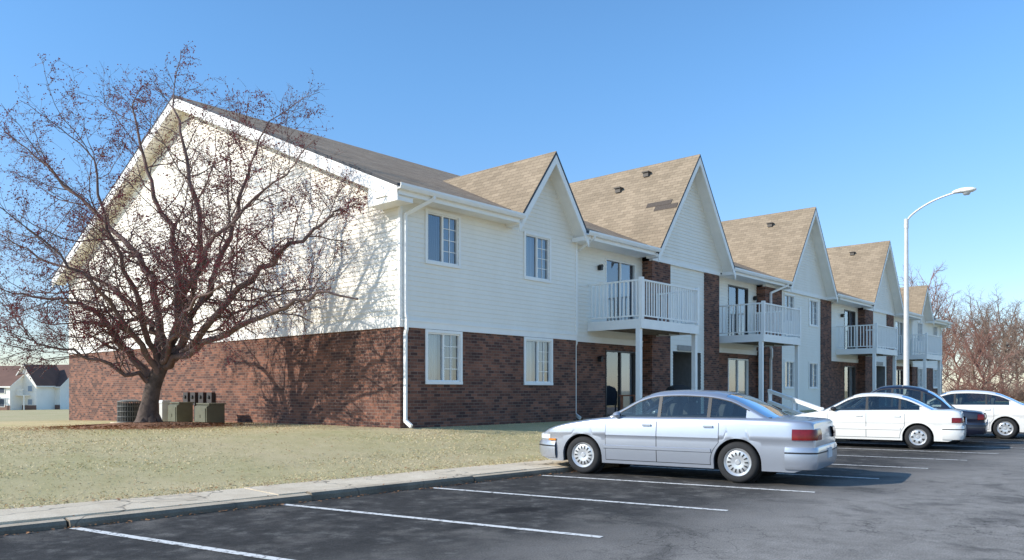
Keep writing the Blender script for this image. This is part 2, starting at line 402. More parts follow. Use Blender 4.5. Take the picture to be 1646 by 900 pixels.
def section(x0,x1,y,uw=(),lw=(),us=(),ls=()):
    up=[(a,b,4.62,5.82) for a,b in uw]+[(a,b,3.6,5.72) for a,b in us]
    lo=[(a,b,1.68,2.88) for a,b in lw]+[(a,b,.64,2.76) for a,b in ls]
    siding(sid,fm(y),x0,x1,ZS,ZT,up); flat(brk,fm(y),x0,x1,0,ZB,lo)
    for o in up: reveal(sid,fm(y),o)
    for o in lo: reveal(brk,fm(y),o)
    trim=MB(); trim.box(x0,x1,y-.035,y+.05,ZB,ZS); trim.box(x0,x1,y-.055,y-.036,ZS-.03,ZS+.01); trim.build('trim_band',M['white'],B)
    for a,b in uw: wins.append((a,b,4.62,5.82,y))
    for a,b in lw: wins.append((a,b,1.68,2.88,y))
    for a,b in us: doors.append((a,b,3.6,5.72,y))
    for a,b in ls: doors.append((a,b,.64,2.76,y))
section(0,6.8,0,[(.84,1.89),(4.48,5.52)],[(.84,1.95),(4.48,5.6)])
section(6.8,10.9,.3,us=[(8.75,10.5)],ls=[(8.75,10.5)])
section(15.7,19.8,.3,us=[(17.2,19.0)],ls=[(17.2,19.0)])
section(27.4,32.4,.3,us=[(30.3,32.0)],ls=[(30.3,32.0)])
section(37.4,41.5,.3,us=[(39.0,40.8)],ls=[(39.0,40.8)])
section(41.5,48.3,0,[(42.7,43.7),(46.3,47.3)],[(42.7,43.7),(46.3,47.3)])
def ret(x,y0,y1):
    siding(sid,lambda h,o,z:(x,h,z),min(y0,y1),max(y0,y1),ZS,ZT); flat(brk,lambda h,o,z:(x,h,z),min(y0,y1),max(y0,y1),0,ZB)
for x in (6.8,41.5): ret(x,0,.3)
YC=-.1
def bay(x0,pa,pb,x1,entry=None,uw=(),lw=()):
    for a,b in ((x0,pa),(pb,x1)):
        flat(brk,fm(YC),a,b,0,5.86)
        for xx in (a,b): brk.quad((xx,YC,0),(xx,YC+.45,0),(xx,YC+.45,5.86),(xx,YC,5.86))
    y=YC+.06
    up=[(a,b,4.55,5.72) for a,b in uw]; lo=[(a,b,1.6,2.75) for a,b in lw]
    siding(sid,fm(y),pa,pb,ZS,5.86,up)
    for o in up: wins.append(o+(y,)); reveal(sid,fm(y),o)
    for o in lo: wins.append(o+(y,)); reveal(sid,fm(y),o)
    if entry:
        a,b=entry; siding(sid,fm(y),pa,pb,0,ZS,[(a,b,0,2.85)])
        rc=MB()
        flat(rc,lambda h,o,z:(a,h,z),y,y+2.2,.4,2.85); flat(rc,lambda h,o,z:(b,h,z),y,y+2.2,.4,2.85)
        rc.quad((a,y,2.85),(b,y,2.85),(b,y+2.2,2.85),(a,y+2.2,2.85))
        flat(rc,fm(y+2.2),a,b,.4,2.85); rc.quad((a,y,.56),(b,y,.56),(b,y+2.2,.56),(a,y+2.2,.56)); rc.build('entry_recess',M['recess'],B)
    else: siding(sid,fm(y),pa,pb,0,ZS,lo)
    trim=MB(); trim.box(x0-.02,x1+.02,YC-.04,YC+.1,5.86,5.99); trim.build('trim_band',M['white'],B)
bay(10.9,12.1,14.6,15.7,entry=(12.35,14.35))
bay(19.8,21.5,26.1,27.4,uw=[(21.9,22.9),(24.7,25.7)],lw=[(21.9,22.9),(24.7,25.7)])
bay(32.4,33.7,36.2,37.4,entry=(33.95,35.95))
GM=1.38
gables=[(5.25,8.2,0,-.5),(13.3,9.9,YC,-.6),(24.1,9.9,YC,-.6),(35.0,9.9,YC,-.6),(43.05,8.2,0,-.5)]
for (c,zr,y,yf) in gables:
    siding(sid,fm(y-.001),0,0,5.99,zr-.12,rng_at=lambda z,c=c,zr=zr:(c-(zr-.1-z)/GM,c+(zr-.1-z)/GM))
for X,sg in ((0,-1),(LEN,1)):
    mm=lambda h,o,z,X=X,sg=sg:(X+sg*o,h,z)
    siding(sid,mm,0,DEP,ZS,5.97)
    siding(sid,mm,0,DEP,5.97,RZ-.15,rng_at=lambda z:(max(0,(z-6.03)/SL-.5+.05),min(DEP,DEP-((z-6.03)/SL-.5+.05))))
    flat(brk,lambda h,o,z,X=X:(X,h,z),0,DEP,-.2,ZB)
flat(brk,fm(DEP),0,LEN,-.2,ZB); flat(sid,fm(DEP),0,LEN,ZB,6.0)
for xx in (0,LEN):
    trim=MB(); trim.box(xx-.035 if xx==0 else xx-.02,xx+.02 if xx==0 else xx+.035,-.03,DEP,ZB,ZS); trim.build('trim_band',M['white'],B)
for xx,yy in ((0,0),(6.8,0),(41.5,0),(LEN,0)):
    trim=MB(); trim.box(xx-.03,xx+.05,yy-.03,yy+.05,ZS+.012,ZT); trim.build('corner_board',M['white'],B)
brk.build('brick_wall',M['brick'],B); sid.build('siding_wall',M['siding'],B)
def slab(mb,a,b,c,d,t=.07,mi=0,me=1):
    T=[Vector(p) for p in (a,b,c,d)]; L=[p-Vector((0,0,t)) for p in T]
    mb.add(T,[(0,1,2,3)],mi); mb.add(L,[(3,2,1,0)],me)
    for i in range(4): mb.add([T[i],T[(i+1)%4],L[(i+1)%4],L[i]],[(0,1,2,3)],me)
def rz(y): return ZE+SL*(y+.5)
x0,x1=-.5,LEN+.5
g=MB()
slab(g,(x0,.04,rz(.04)),(x1,.04,rz(.04)),(x1,RY,RZ),(x0,RY,RZ))
slab(g,(x0,RY,RZ),(x1,RY,RZ),(x1,DEP+.5,ZE),(x0,DEP+.5,ZE))
eaves=[(-.5,3.8),(6.65,10.62),(15.95,21.4),(26.8,32.3),(37.65,41.6),(44.5,48.8)]
for a,b in eaves: slab(g,(a,-.5,ZE),(b,-.5,ZE),(b,.04,rz(.04)),(a,.04,rz(.04)))
roof=g.build('roof',[M['roofx'],M['darkedge']],B)
for a,b in eaves:
    fas=MB(); fas.box(a,b,-.5,-.47,5.93,ZE-.075); fas.build('fascia',M['white'],roof)
    gut=MB(); gut.prism([(-.503,ZE-.14),(-.60,ZE-.14),(-.635,ZE-.07),(-.635,ZE-.015),(-.615,ZE-.015),(-.615,ZE-.06),(-.59,ZE-.12),(-.503,ZE-.12)],'x',a,b); gut.build('gutter',M['white'],roof)
    sof=MB(); sof.quad((a,-.47,5.95),(b,-.47,5.95),(b,.32,5.95),(a,.32,5.95)); sof.build('soffit',M['soffit'],roof)
for (c,zr,y,yf) in gables:
    hw=(zr-6.1)/GM; yb=(zr-ZE)/SL-.5+.15
    for sg in (-1,1):
        q=MB(); e=c+sg*(hw+.03)
        pts=[(c,yf,zr),(e,yf,zr-GM*(hw+.03)),(e,yb,zr-GM*(hw+.03)),(c,yb,zr)]
        slab(q,*pts,t=.09); q.build('gable_roof',[M['roofy'],M['darkedge']],roof)
        lo=.11; dp=.25; fas=MB(); sof=MB()
        fas.prism([(c,zr-lo),(e,zr-lo-GM*(hw+.03)),(e,zr-lo-dp-GM*(hw+.03)),(c,zr-lo-dp)],'y',yf,yf+.035)
        so=.13
        sof.quad((c,yf+.03,zr-so),(e,yf+.03,zr-so-GM*(hw+.03)),(e,y+.02,zr-so-GM*(hw+.03)),(c,y+.02,zr-so))
        fx=sorted((e-sg*.22,e+sg*.02)); fas.box(fx[0],fx[1],yf+.037,y-.02,5.88,6.0)
        fas.build('fascia',M['white'],roof); sof.build('soffit',M['soffit'],roof)
for X,dx in ((-.5,.035),(LEN+.5,-.035)):
    for sg in (0,1):
        f=(lambda yy:yy) if sg==0 else (lambda yy:DEP-yy)
        fas=MB(); sof=MB()
        fas.prism([(f(-.5),ZE-.08),(f(RY),RZ-.08),(f(RY),RZ-.40),(f(-.5),ZE-.40)],'x',X,X+dx)
        xin=.02 if X<0 else LEN-.02
        nseg=46; gp=.03 if sg==0 else -.03
        for i in range(nseg):
            a=-.5+(RY+.5)*i/nseg; b=-.5+(RY+.5)*(i+1)/nseg
            za,zb_=rz(a)-.27,rz(b)-.27
            sof.quad((X+dx,f(a),za),(xin,f(a),za),(xin,f(b)-gp,zb_),(X+dx,f(b)-gp,zb_))
            sof.quad((X+dx,f(b)-gp,zb_+.02),(xin,f(b)-gp,zb_+.02),(xin,f(b),zb_+.02),(X+dx,f(b),zb_+.02))
        fas.build('fascia',M['white'],roof); sof.build('soffit',M['soffit'],roof)
    xa,xb=(X+.037,-.004) if X<0 else (LEN+.004,X-.037)
    fas=MB(); fas.box(xa,xb,-.469,.62,5.80,5.94)
    fas.prism([(-.46,5.942),(.62,5.942),(.62,rz(.62)-.3),(-.2,5.99)],'x',xa,xb); fas.build('cornice_return',M['white'],roof)
def vent(x,y,c,zr):
    z=zr-GM*abs(x-c); g=MB(); g.box(x-.10,x+.08,y-.11,y+.11,z-.05,z+.10); g.box(x-.15,x+.10,y-.14,y+.14,z+.101,z+.14)
    g.build('roof_vent',M['ventgrey'],roof)
vent(12.95,1.4,13.3,9.9); vent(12.6,2.4,13.3,9.9); vent(23.6,1.35,24.1,9.9); vent(34.55,1.3,35.0,9.9)
g=MB()
for (ya,yb2,xa,xb) in ((-.55,.35,11.72,11.84),(-.25,.75,11.86,11.98)):
    za=9.9-GM*(13.3-xa); zb2=9.9-GM*(13.3-xb); slab(g,(xb,ya,zb2+.03),(xa,ya,za+.03),(xa,yb2,za+.03),(xb,yb2,zb2+.03),t=.02,me=0)
g.build('shingle_patch',simple('dark_patch',(.10,.08,.065),.95,.2,20),roof)
for i,(a,b,z0,z1,y) in enumerate(wins):
    f=MB(); t=.07
    f.box(a-t,b+t,y-.04,y-.012,z1,z1+t); f.box(a-t,b+t,y-.05,y-.012,z0-t,z0); f.box(a-t,a,y-.04,y-.012,z0,z1); f.box(b,b+t,y-.04,y-.012,z0,z1)
    ft=.035
    f.box(a,b,y-.008,y+.07,z1-ft,z1); f.box(a,b,y-.008,y+.07,z0,z0+ft); f.box(a,a+ft,y-.008,y+.07,z0+ft,z1-ft); f.box(b-ft,b,y-.008,y+.07,z0+ft,z1-ft)
    mx=(a+b)/2; f.box(mx-.025,mx+.025,y,y+.07,z0+ft,z1-ft)
    w=f.build('window',M['white'],B)
    p=MB(); p.quad((a+ft,y+.045,z0+ft),(b-ft,y+.045,z0+ft),(b-ft,y+.045,z1-ft),(a+ft,y+.045,z1-ft)); p.build('pane',M['glass'],w)
    p=MB(); zs_=[z0+ft+(z1-z0-2*ft)*j/4 for j in (1,2,3)]
    for zz in zs_: p.box(mx+.025,b-ft,y+.03,y+.042,zz-.009,zz+.009)
    xm=(mx+b-.01)/2; p.box(xm-.009,xm+.009,y+.028,y+.044,z0+ft,z1-ft)
    p.build('muntins',M['white'],w)
    low=z0<3
    if low:
        cl=MB(); cl.quad((a,y+.14,z0),(mx-.12,y+.14,z0),(mx-.12,y+.14,z1),(a,y+.14,z1)); cl.build('curtain',M['curt_w'],w)
        cr=MB(); cr.quad((mx-.12,y+.141,z0),(b-.1,y+.141,z0),(b-.1,y+.141,z1),(mx-.12,y+.141,z1)); cr.build('curtain',M['curt_b'],w)
    else:
        cl=MB(); cl.quad((a,y+.14,z0),(mx,y+.14,z0),(mx,y+.14,z1),(a,y+.14,z1)); cl.build('curtain',M['curt_b'] if i==1 else M['curt_d'],w)
        cr=MB(); cr.quad((mx,y+.141,z0),(b,y+.141,z0),(b,y+.141,z1),(mx,y+.141,z1)); cr.build('curtain',M['curt_b'],w)
for i,(a,b,z0,z1,y) in enumerate(doors):
    f=MB(); ft=.05; mx=(a+b)/2
    f.box(a,b,y-.02,y+.09,z1-ft,z1); f.box(a,b,y-.02,y+.09,z0,z0+ft); f.box(a,a+ft,y-.02,y+.09,z0+ft,z1-ft); f.box(b-ft,b,y-.02,y+.09,z0+ft,z1-ft); f.box(mx-.03,mx+.03,y+.0,y+.08,z0+ft,z1-ft)
    w=f.build('sliding_door',M['bronze'] if i%3 else M['soffit'],B)
    p=MB(); p.quad((a+ft,y+.05,z0+ft),(b-ft,y+.05,z0+ft),(b-ft,y+.05,z1-ft),(a+ft,y+.05,z1-ft)); p.build('pane',M['glass'],w)
    p=MB(); p.quad((a,y+.14,z0),(mx+.1,y+.14,z0),(mx+.1,y+.14,z1),(a,y+.14,z1)); p.build('curtain',M['curt_d'],w)
    p=MB(); p.quad((mx+.1,y+.141,z0),(b,y+.141,z0),(b,y+.141,z1),(mx+.1,y+.141,z1)); p.build('curtain',M['curt_b'] if i%2==0 else M['curt_w'],w)
for a,b in ((12.35,14.35),(33.95,35.95)):
    g=MB(); y=YC+2.24; g.box(a+.75,a+1.7,y-.06,y,.57,2.65); d=g.build('entry_door',M['door'],B)
    g=MB(); g.box(a+.85,a+1.17,y-.07,y-.062,1.5,2.4); g.box(a+1.27,a+1.6,y-.07,y-.062,1.5,2.4); g.build('door_panel',M['meter'],d)
    g=MB(); g.lathe([(0,.05),(.03,.05),(.035,.02),(.02,0)],12,'y',(a+1.63,y-.065,1.45),-1); g.build('handle',M['chrome'],d,smooth=40)
    g=MB(); g.box(a+.3,a+1.5,YC+.01,YC+.035,2.88,3.08); g.build('number_plaque',simple('plaque',(.30,.29,.27),.5),B)
for (x,z,y) in ((8.35,5.35,.3),(8.35,2.45,.3),(19.5,5.35,.3),(29.8,5.35,.3)):
    g=MB(); g.box(x-.05,x+.05,y-.03,y-.018,z-.07,z+.07); g.box(x-.05,x+.05,y-.16,y-.05,z-.08,z+.04); g.prism([(x-.07,z+.04),(x+.07,z+.04),(x,z+.10)],'y',y-.18,y-.03); g.build('wall_light',M['black'],B)
def balcony(x0,x1,yb=.3,yf=-1.7):
    g=MB(); g.box(x0,x1,yf,yb-.02,3.50,3.58); g.box(x0,x1,yf-.001,yf+.05,3.3,3.499); g.box(x0,x0+.05,yf+.051,yb-.02,3.3,3.499); g.box(x1-.05,x1,yf+.051,yb-.02,3.3,3.499)
    b=g.build('balcony',M['white'],B)
    g=MB()
    y=yf+.3
    while y<yb-.1: g.box(x0+.051,x1-.051,y,y+.04,3.32,3.498); y+=.4
    g.build('joist',simple('joist_wood',(.2,.16,.12),.8),b)
    g=MB(); zt=4.76
    for xx in (x0+.06,x1-.06): g.box(xx-.06,xx+.06,yf-.02,yf+.10,3.582,zt+.06)
    for xx in (x0+.03,x1-.03):
        g.box(xx-.03,xx+.03,yf+.101,yb-.03,zt-.05,zt); g.box(xx-.02,xx+.02,yf+.101,yb-.03,3.66,3.70)
        y=yf+.18
        while y<yb-.08: g.box(xx-.014,xx+.014,y-.022,y+.022,3.701,zt-.051); y+=.15
    g.box(x0+.121,x1-.121,yf+.0,yf+.07,zt-.05,zt); g.box(x0+.121,x1-.121,yf+.015,yf+.055,3.66,3.70)
    x=x0+.2
    while x<x1-.13: g.box(x-.022,x+.022,yf+.022,yf+.048,3.701,zt-.051); x+=.14
    g.build('railing',M['white'],b)
    for xx in (x0+.07,x1-.07):
        g=MB(); g.box(xx-.07,xx+.07,yf+.06,yf+.2,.3,3.3); g.box(xx-.1,xx+.1,yf+.03,yf+.23,.3,.62); g.build('post',M['white'],b)
for a,b in ((7.75,11.2),(16.1,19.6),(29.1,32.5),(38.1,41.4)): balcony(a,b)
def spout(x,y,xg,zb=.62):
    g=MB(); pts=[(xg,-.56,ZE-.14),(xg,-.56,5.98),(x+.0,y-.07,5.62),(x,y-.07,3.3),(x,y-.11,3.18),(x,y-.11,2.9),(x,y-.07,2.8),(x,y-.07,zb+.12),(x,y-.28,zb)]
    for p,q in zip(pts,pts[1:]):
        d=(Vector(q)-Vector(p)).normalized()*.012; g.bar(Vector(p)-d,Vector(q)+d,.085,.06,up=(1,0,0) if abs(q[0]-p[0])<.05 else (0,1,0))
    g.build('downspout',M['white'],B)
spout(.10,0,.55); spout(7.05,.3,6.95); spout(20.2,YC,21.0); spout(27.6,.3,27.3); spout(48.15,0,48.0)
g=MB()
for a,b in ((7.5,11.4),(15.9,19.7),(29,32.3),(38,41.3)): g.box(a,b,-1.9,.25,.4,.585)
tag(g.build('patio_slab',M['walk'],loc=C0,rot=UA),kind='structure')
for j,t in enumerate((9.1,9.65,10.2,10.7)):
    g=MB(); g.box(-.12,-.004,t-.16,t+.16,.98,1.40); m=g.build('electric_meter',M['meter'],B)
    g=MB(); g.lathe([(0,.05),(.05,.045),(.06,0)],16,'y',(0,0,0)); o=g.build('meter_dial',M['black'],m,smooth=40); o.rotation_euler=(0,0,R(90)); o.location=(-.12,t,1.25)
    g=MB(); g.box(-.06,-.004,t-.025,t+.025,.2,.975); g.build('conduit',M['meter'],m)

# ------------------------------------------------------------------ trees
def smoothpts(P,n=4):
    P=[Vector(p) for p in P]; out=[]
    for i in range(len(P)-1):
        a=P[max(i-1,0)];b=P[i];c=P[i+1];d=P[min(i+2,len(P)-1)]
        for j in range(n):
            t=j/n; out.append(.5*((2*b)+(c-a)*t+(2*a-5*b+4*c-d)*t*t+(3*b-a-3*c+d)*t**3))
    out.append(P[-1]); return out
def rv(rg): return Vector((rg.gauss(0,1),rg.gauss(0,1),rg.gauss(0,1)))
def branch(mb,bl,p,d,L,r,lvl,rg,ok,cfg):
    n=cfg['seg'][lvl]; pts=[p.copy()]; dirs=[d.copy()]
    for i in range(n):
        d=(d+rv(rg)*cfg['wob'][lvl]+Vector((0,0,cfg['up'][lvl]))).normalized(); p=p+d*(L/n)
        if not ok(p): break
        pts.append(p.copy()); dirs.append(d.copy())
    if len(pts)<2: return
    k=len(pts); rr=[r*(1-.7*i/(n)) for i in range(k)]
    mb.tube(pts,rr,cfg['sides'][lvl],cap=False)
    if lvl<cfg['max']:
        nc=cfg['kids'][lvl]
        for j in range(nc):
            t=(.15+.85*(j+rg.random())/nc)*(k-1); i=min(int(t),k-2); f=t-i
            q=pts[i].lerp(pts[i+1],f); dd=dirs[i+1]; pr=dd.cross(rv(rg)).normalized(); a=R(rg.uniform(30,70))
            branch(mb,bl,q,(dd*math.cos(a)+pr*math.sin(a)).normalized(),L*cfg['ratio'][lvl]*rg.uniform(.6,1.3)*(1-.3*t/(k-1)),max(rr[i]*.6,cfg['minr']),lvl+1,rg,ok,cfg)
    if bl is not None and lvl>=cfg['bmin']:
        for i in range(1,k):
            nz=mnoise.noise(pts[i]*.9)
            if rg.random()<cfg['bp']*(.75+1.1*nz):
                for _ in range(rg.choice((1,2,2))): bl.append(pts[i]+rv(rg)*.03)
def blobs(bl,mb,s0,s1,rg):
    for p in bl:
        s=rg.uniform(s0,s1); vs=[p+Vector(v)*s for v in ((1,0,-.5),(-.6,.9,-.5),(-.6,-.9,-.5),(0,0,1))]
        mb.add(vs,[(0,1,3),(1,2,3),(2,0,3),(0,2,1)])
def hero():
    rg=random.Random(21); Y0=20.5
    base=TB
    ec=Vector((-9.3,19.7,5.5))
    def ok(p):
        r=Vector((p.x,p.y,0))-C0; dist=-r.dot(U)
        if not(dist>.3 or r.dot(V)<-.3): return False
        e=p-ec; d=e.normalized(); k=1+.22*mnoise.noise(d*2.6+Vector((3,1,7)))
        return (e.x/6.4)**2+(e.y/4.4)**2+((e.z)/(5.0 if e.z>0 else 4.0))**2<(k+rg.uniform(-.08,.08))**2
    root=thing('crabapple_tree','large bare tree hung with dark red berries in front of the white end wall','tree',base)
    tr=MB(); tp=smoothpts([at(236,690,Y0),at(240,655,Y0),at(246,622,Y0),at(258,592,Y0),at(270,572,Y0)],4)
    tr.tube([p-base for p in tp],[.34-.10*min(1,i/5)-.005*i for i in range(len(tp))],14)
    for a in range(7):
        an=a*.9; e=Vector((math.cos(an),math.sin(an),0)); tr.tube([e*.10+Vector((0,0,.45)),e*.26+Vector((0,0,.12)),e*.5+Vector((0,0,-.08))],[.10,.10,.05],6)
    L=[([(252,612,20.5),(222,585,20.5),(188,548,20.4),(150,500,20.2),(95,480,20),(20,470,19.8)],.12),
       ([(262,590,20.5),(250,540,20.7),(226,500,21),(170,455,21.4),(110,430,21.8),(30,395,22)],.115),
       ([(264,585,20.5),(262,520,20.5),(235,430,20.6),(180,370,20.8),(110,300,21),(40,235,21.2)],.125),
       ([(268,578,20.5),(285,520,20.6),(288,440,20.8),(262,340,21),(230,250,21.1),(215,170,21.2)],.125),
       ([(270,580,20.5),(300,500,20.3),(318,420,20.1),(315,320,20),(295,230,19.9),(280,160,19.9)],.12),
       ([(270,578,20.5),(305,520,20.1),(345,450,19.7),(375,360,19.4),(395,280,19.2),(425,210,19.1)],.12),
       ([(268,585,20.5),(310,545,20),(370,480,19.4),(440,420,18.8),(500,370,18.4),(545,330,18.2)],.12),
       ([(266,588,20.5),(315,560,19.8),(380,525,19),(460,490,18.3),(530,470,17.9),(575,480,17.7)],.10),
       ([(262,590,20.5),(275,545,19.6),(300,500,18.6),(335,470,17.7),(375,450,17.0)],.075),
       ([(256,600,20.5),(225,560,19.8),(190,500,19),(130,440,18.2),(60,380,17.8)],.095),
       ([(258,595,20.5),(235,530,20),(205,440,19.3),(170,340,18.8),(140,240,18.6)],.095),
       ([(252,612,20.5),(215,600,20),(160,580,19.6),(100,560,19.2),(40,545,19)],.07),
       ([(264,585,20.5),(300,470,19.6),(350,380,18.9),(410,320,18.4),(470,270,18.0)],.08)]
    cfg=dict(seg={1:7,2:5,3:3},wob={1:.19,2:.24,3:.28},up={1:.03,2:-.01,3:-.01},sides={1:4,2:3,3:3},kids={1:9,2:6},ratio={1:.46,2:.52},max=3,minr=.0044,bmin=2,bp=.72)
    br=MB(); bl=[]; o=lambda p:ok(p+base)
    for pl,r in L:
        P=smoothpts([at(*q) for q in pl],4); P=[p-base+rv(rg)*.05 for p in P]; n=len(P)
        rr=[r*(1-.84*i/(n-1)) for i in range(n)]; br.tube(P,rr,8,cap=False)
        for j in range(17):
            t=(.22+.78*(j+rg.random())/17)*(n-1); i=min(int(t),n-2); q=P[i].lerp(P[i+1],t-i); dd=(P[i+1]-P[i]).normalized()
            pr=dd.cross(rv(rg)).normalized(); a=R(rg.uniform(30,80)); dr=(dd*math.cos(a)+pr*math.sin(a)+Vector((0,0,.1))).normalized()
            if dr.z<-.3: dr.z*=.3
            branch(br,bl,q,dr,rg.uniform(1.2,3.1)*(1-.2*t/n),max(rr[i]*.38,.012),1,rg,o,cfg)
        branch(br,bl,P[-1],(P[-1]-P[-3]).normalized(),1.8,.016,1,rg,o,cfg)
    tr.build('trunk',M['bark'],root,smooth=60)
    br.build('branches',M['twig'],root,smooth=70)
    bb=MB(); blobs(bl,bb,.009,.022,rg); bb.build('berries',M['berry'],root)
    g=MB(); rows=[]
    for i,(rad,h) in enumerate(((0,.12),(.5,.11),(.9,.09),(1.4,.05),(1.95,-.08))):
        rows.append([(base.x+math.cos(a*math.pi/12)*rad*1.15*(1+.12*math.sin(a*2.1)),base.y+math.sin(a*math.pi/12)*rad*(1+.1*math.sin(a*1.7)),0) for a in range(25)])
        rows[-1]=[(x,y,ground_z((x,y))+h+.01) for x,y,_ in rows[-1]]
    for r_ in rows: r_[-1]=r_[0]
    g.grid(rows); 
    for _ in range(2200):
        a=rg.uniform(0,6.28); rad=rg.uniform(.3,2.1); x=base.x+math.cos(a)*rad*1.15; y=base.y+math.sin(a)*rad; z=ground_z((x,y))+.1*max(0,1-rad/2.0)+.03; s=rg.uniform(.02,.05)
        g.add([(x-s,y,z),(x,y-s*.4,z+.01),(x+s,y,z+.02),(x,y+s*.4,z)],[(0,1,2,3)])
    tag(g.build('mulch_bed',M['mulch'],smooth=50),'low ring of reddish brown mulch round the tree trunk','mulch',kind='stuff')
hero()

def bare_tree(seed,H,mat,name,label,loc,group):
    rg=random.Random(seed); t=thing(name,label,'tree',loc,0,group)
    tr=MB(); P=[Vector((rg.uniform(-.1,.1)*i,rg.uniform(-.1,.1)*i,H*.62*i/6)) for i in range(7)]; tr.tube(P,[H*.016*(1-.75*i/6) for i in range(7)],8)
    tr.build('trunk',mat,t,smooth=60)
    cfg=dict(seg={1:5,2:4,3:3},wob={1:.12,2:.16,3:.2},up={1:.10,2:.07,3:.05},sides={1:4,2:3,3:3},kids={1:12,2:9},ratio={1:.45,2:.5},max=3,minr=.011,bmin=9,bp=0)
    br=MB()
    for j in range(18):
        tt=(.22+.78*j/17)*6; i=min(int(tt),5); q=P[i].lerp(P[i+1],tt-i); a=j*2.4+rg.random(); el=R(25+40*j/17)
        branch(br,None,q,Vector((math.cos(a)*math.cos(el),math.sin(a)*math.cos(el),math.sin(el))),H*.42*rg.uniform(.8,1.1)*(1-.2*j/17),H*.006,1,rg,lambda p:True,cfg)
    br.build('crown',mat,t); return t
TG='bare winter trees beyond the end of the building'
t1=bare_tree(31,11,M['greytwig'],'bare_tree','tall grey leafless tree beyond the far end of the building',(0,0,0),TG)
t2=bare_tree(32,10,M['redtwig'],'bare_tree','reddish leafless tree rising beside the lamp pole beyond the building',(0,0,0),TG)
def put(o,px,Y,z): o.location=Vector(((px-823)/F*Y,Y,z))
put(t1,1568,88,-.3); t1.scale=(1.15,1.15,1.16); put(t2,1484,96,-.3); t2.scale=(1.5,1.5,1.78)
ex=[(t1,1612,82,1.1,'grey leafless tree second from the right edge, behind the parked white car'),(t1,1655,74,1.0,'grey leafless tree cut by the right edge of the picture'),(t2,1540,104,1.35,'pale reddish leafless tree just right of the far gutter end'),(t2,1634,98,1.2,'reddish leafless tree farther back between two grey ones at right'),(t1,1592,112,1.4,'thin grey leafless tree farthest back at right'),(t1,1512,112,1.45,'grey leafless tree farthest back behind the last gable'),(t2,1462,120,1.5,'reddish leafless tree left of the lamp pole behind the roof'),(t2,1578,70,.85,'low reddish leafless tree nearest the building end')]
for i,(s,px,Y,sc,lb) in enumerate(ex):
    o=dup(s,(0,0,0),i*1.3,lb,TG,(sc,sc,sc)); put(o,px,Y,-.3)
def shrub(px,Y,w,h,mat,label,seed):
    rg=random.Random(seed); loc=Vector(((px-823)/F*Y,Y,-.2)); t=thing('bare_shrub',label,'shrub',loc,0,'twiggy shrubs beyond the cars')
    g=MB(); tips=[]
    for _ in range(220):
        a=rg.uniform(0,6.28); e=Vector((math.cos(a)*w*.5*rg.random(),math.sin(a)*w*.35*rg.random(),h*rg.uniform(.45,1.0))); m_=e*.5+rv(rg)*.12
        g.tube([e*.1*rg.random(),m_,e],[.02,.014,.006],3,cap=False)
        for _ in range(7):
            q=m_.lerp(e,rg.random()); f=q+rv(rg)*.25; g.tube([q,f],[.010,.005],3,cap=False); tips.append(f)
    g.build('stems',mat,t)
    g=MB(); 
    for p in tips:
        s=rg.uniform(.04,.08); v1=rv(rg).normalized()*s; v2=rv(rg).normalized()*s; g.add([p,p+v1,p+v2],[(0,1,2)])
    g.build('leaves',mat,t)
for i,(px,Y,w,h,mt,lb) in enumerate([(1550,70,6,2.8,'redtwig','reddish brown thicket just past the far corner of the building'),(1588,74,7,2.6,'greytwig','grey brown thicket behind the distant white car roof'),(1625,68,6,2.4,'redtwig','reddish brown thicket near the right edge behind the cars'),(1662,64,6,2.6,'greytwig','grey brown thicket cut by the right edge of the picture'),(1535,60,3.5,1.6,'bark','dark low thicket at the far corner of the building')]):
    shrub(px,Y,w,h,M[mt],lb,60+i)

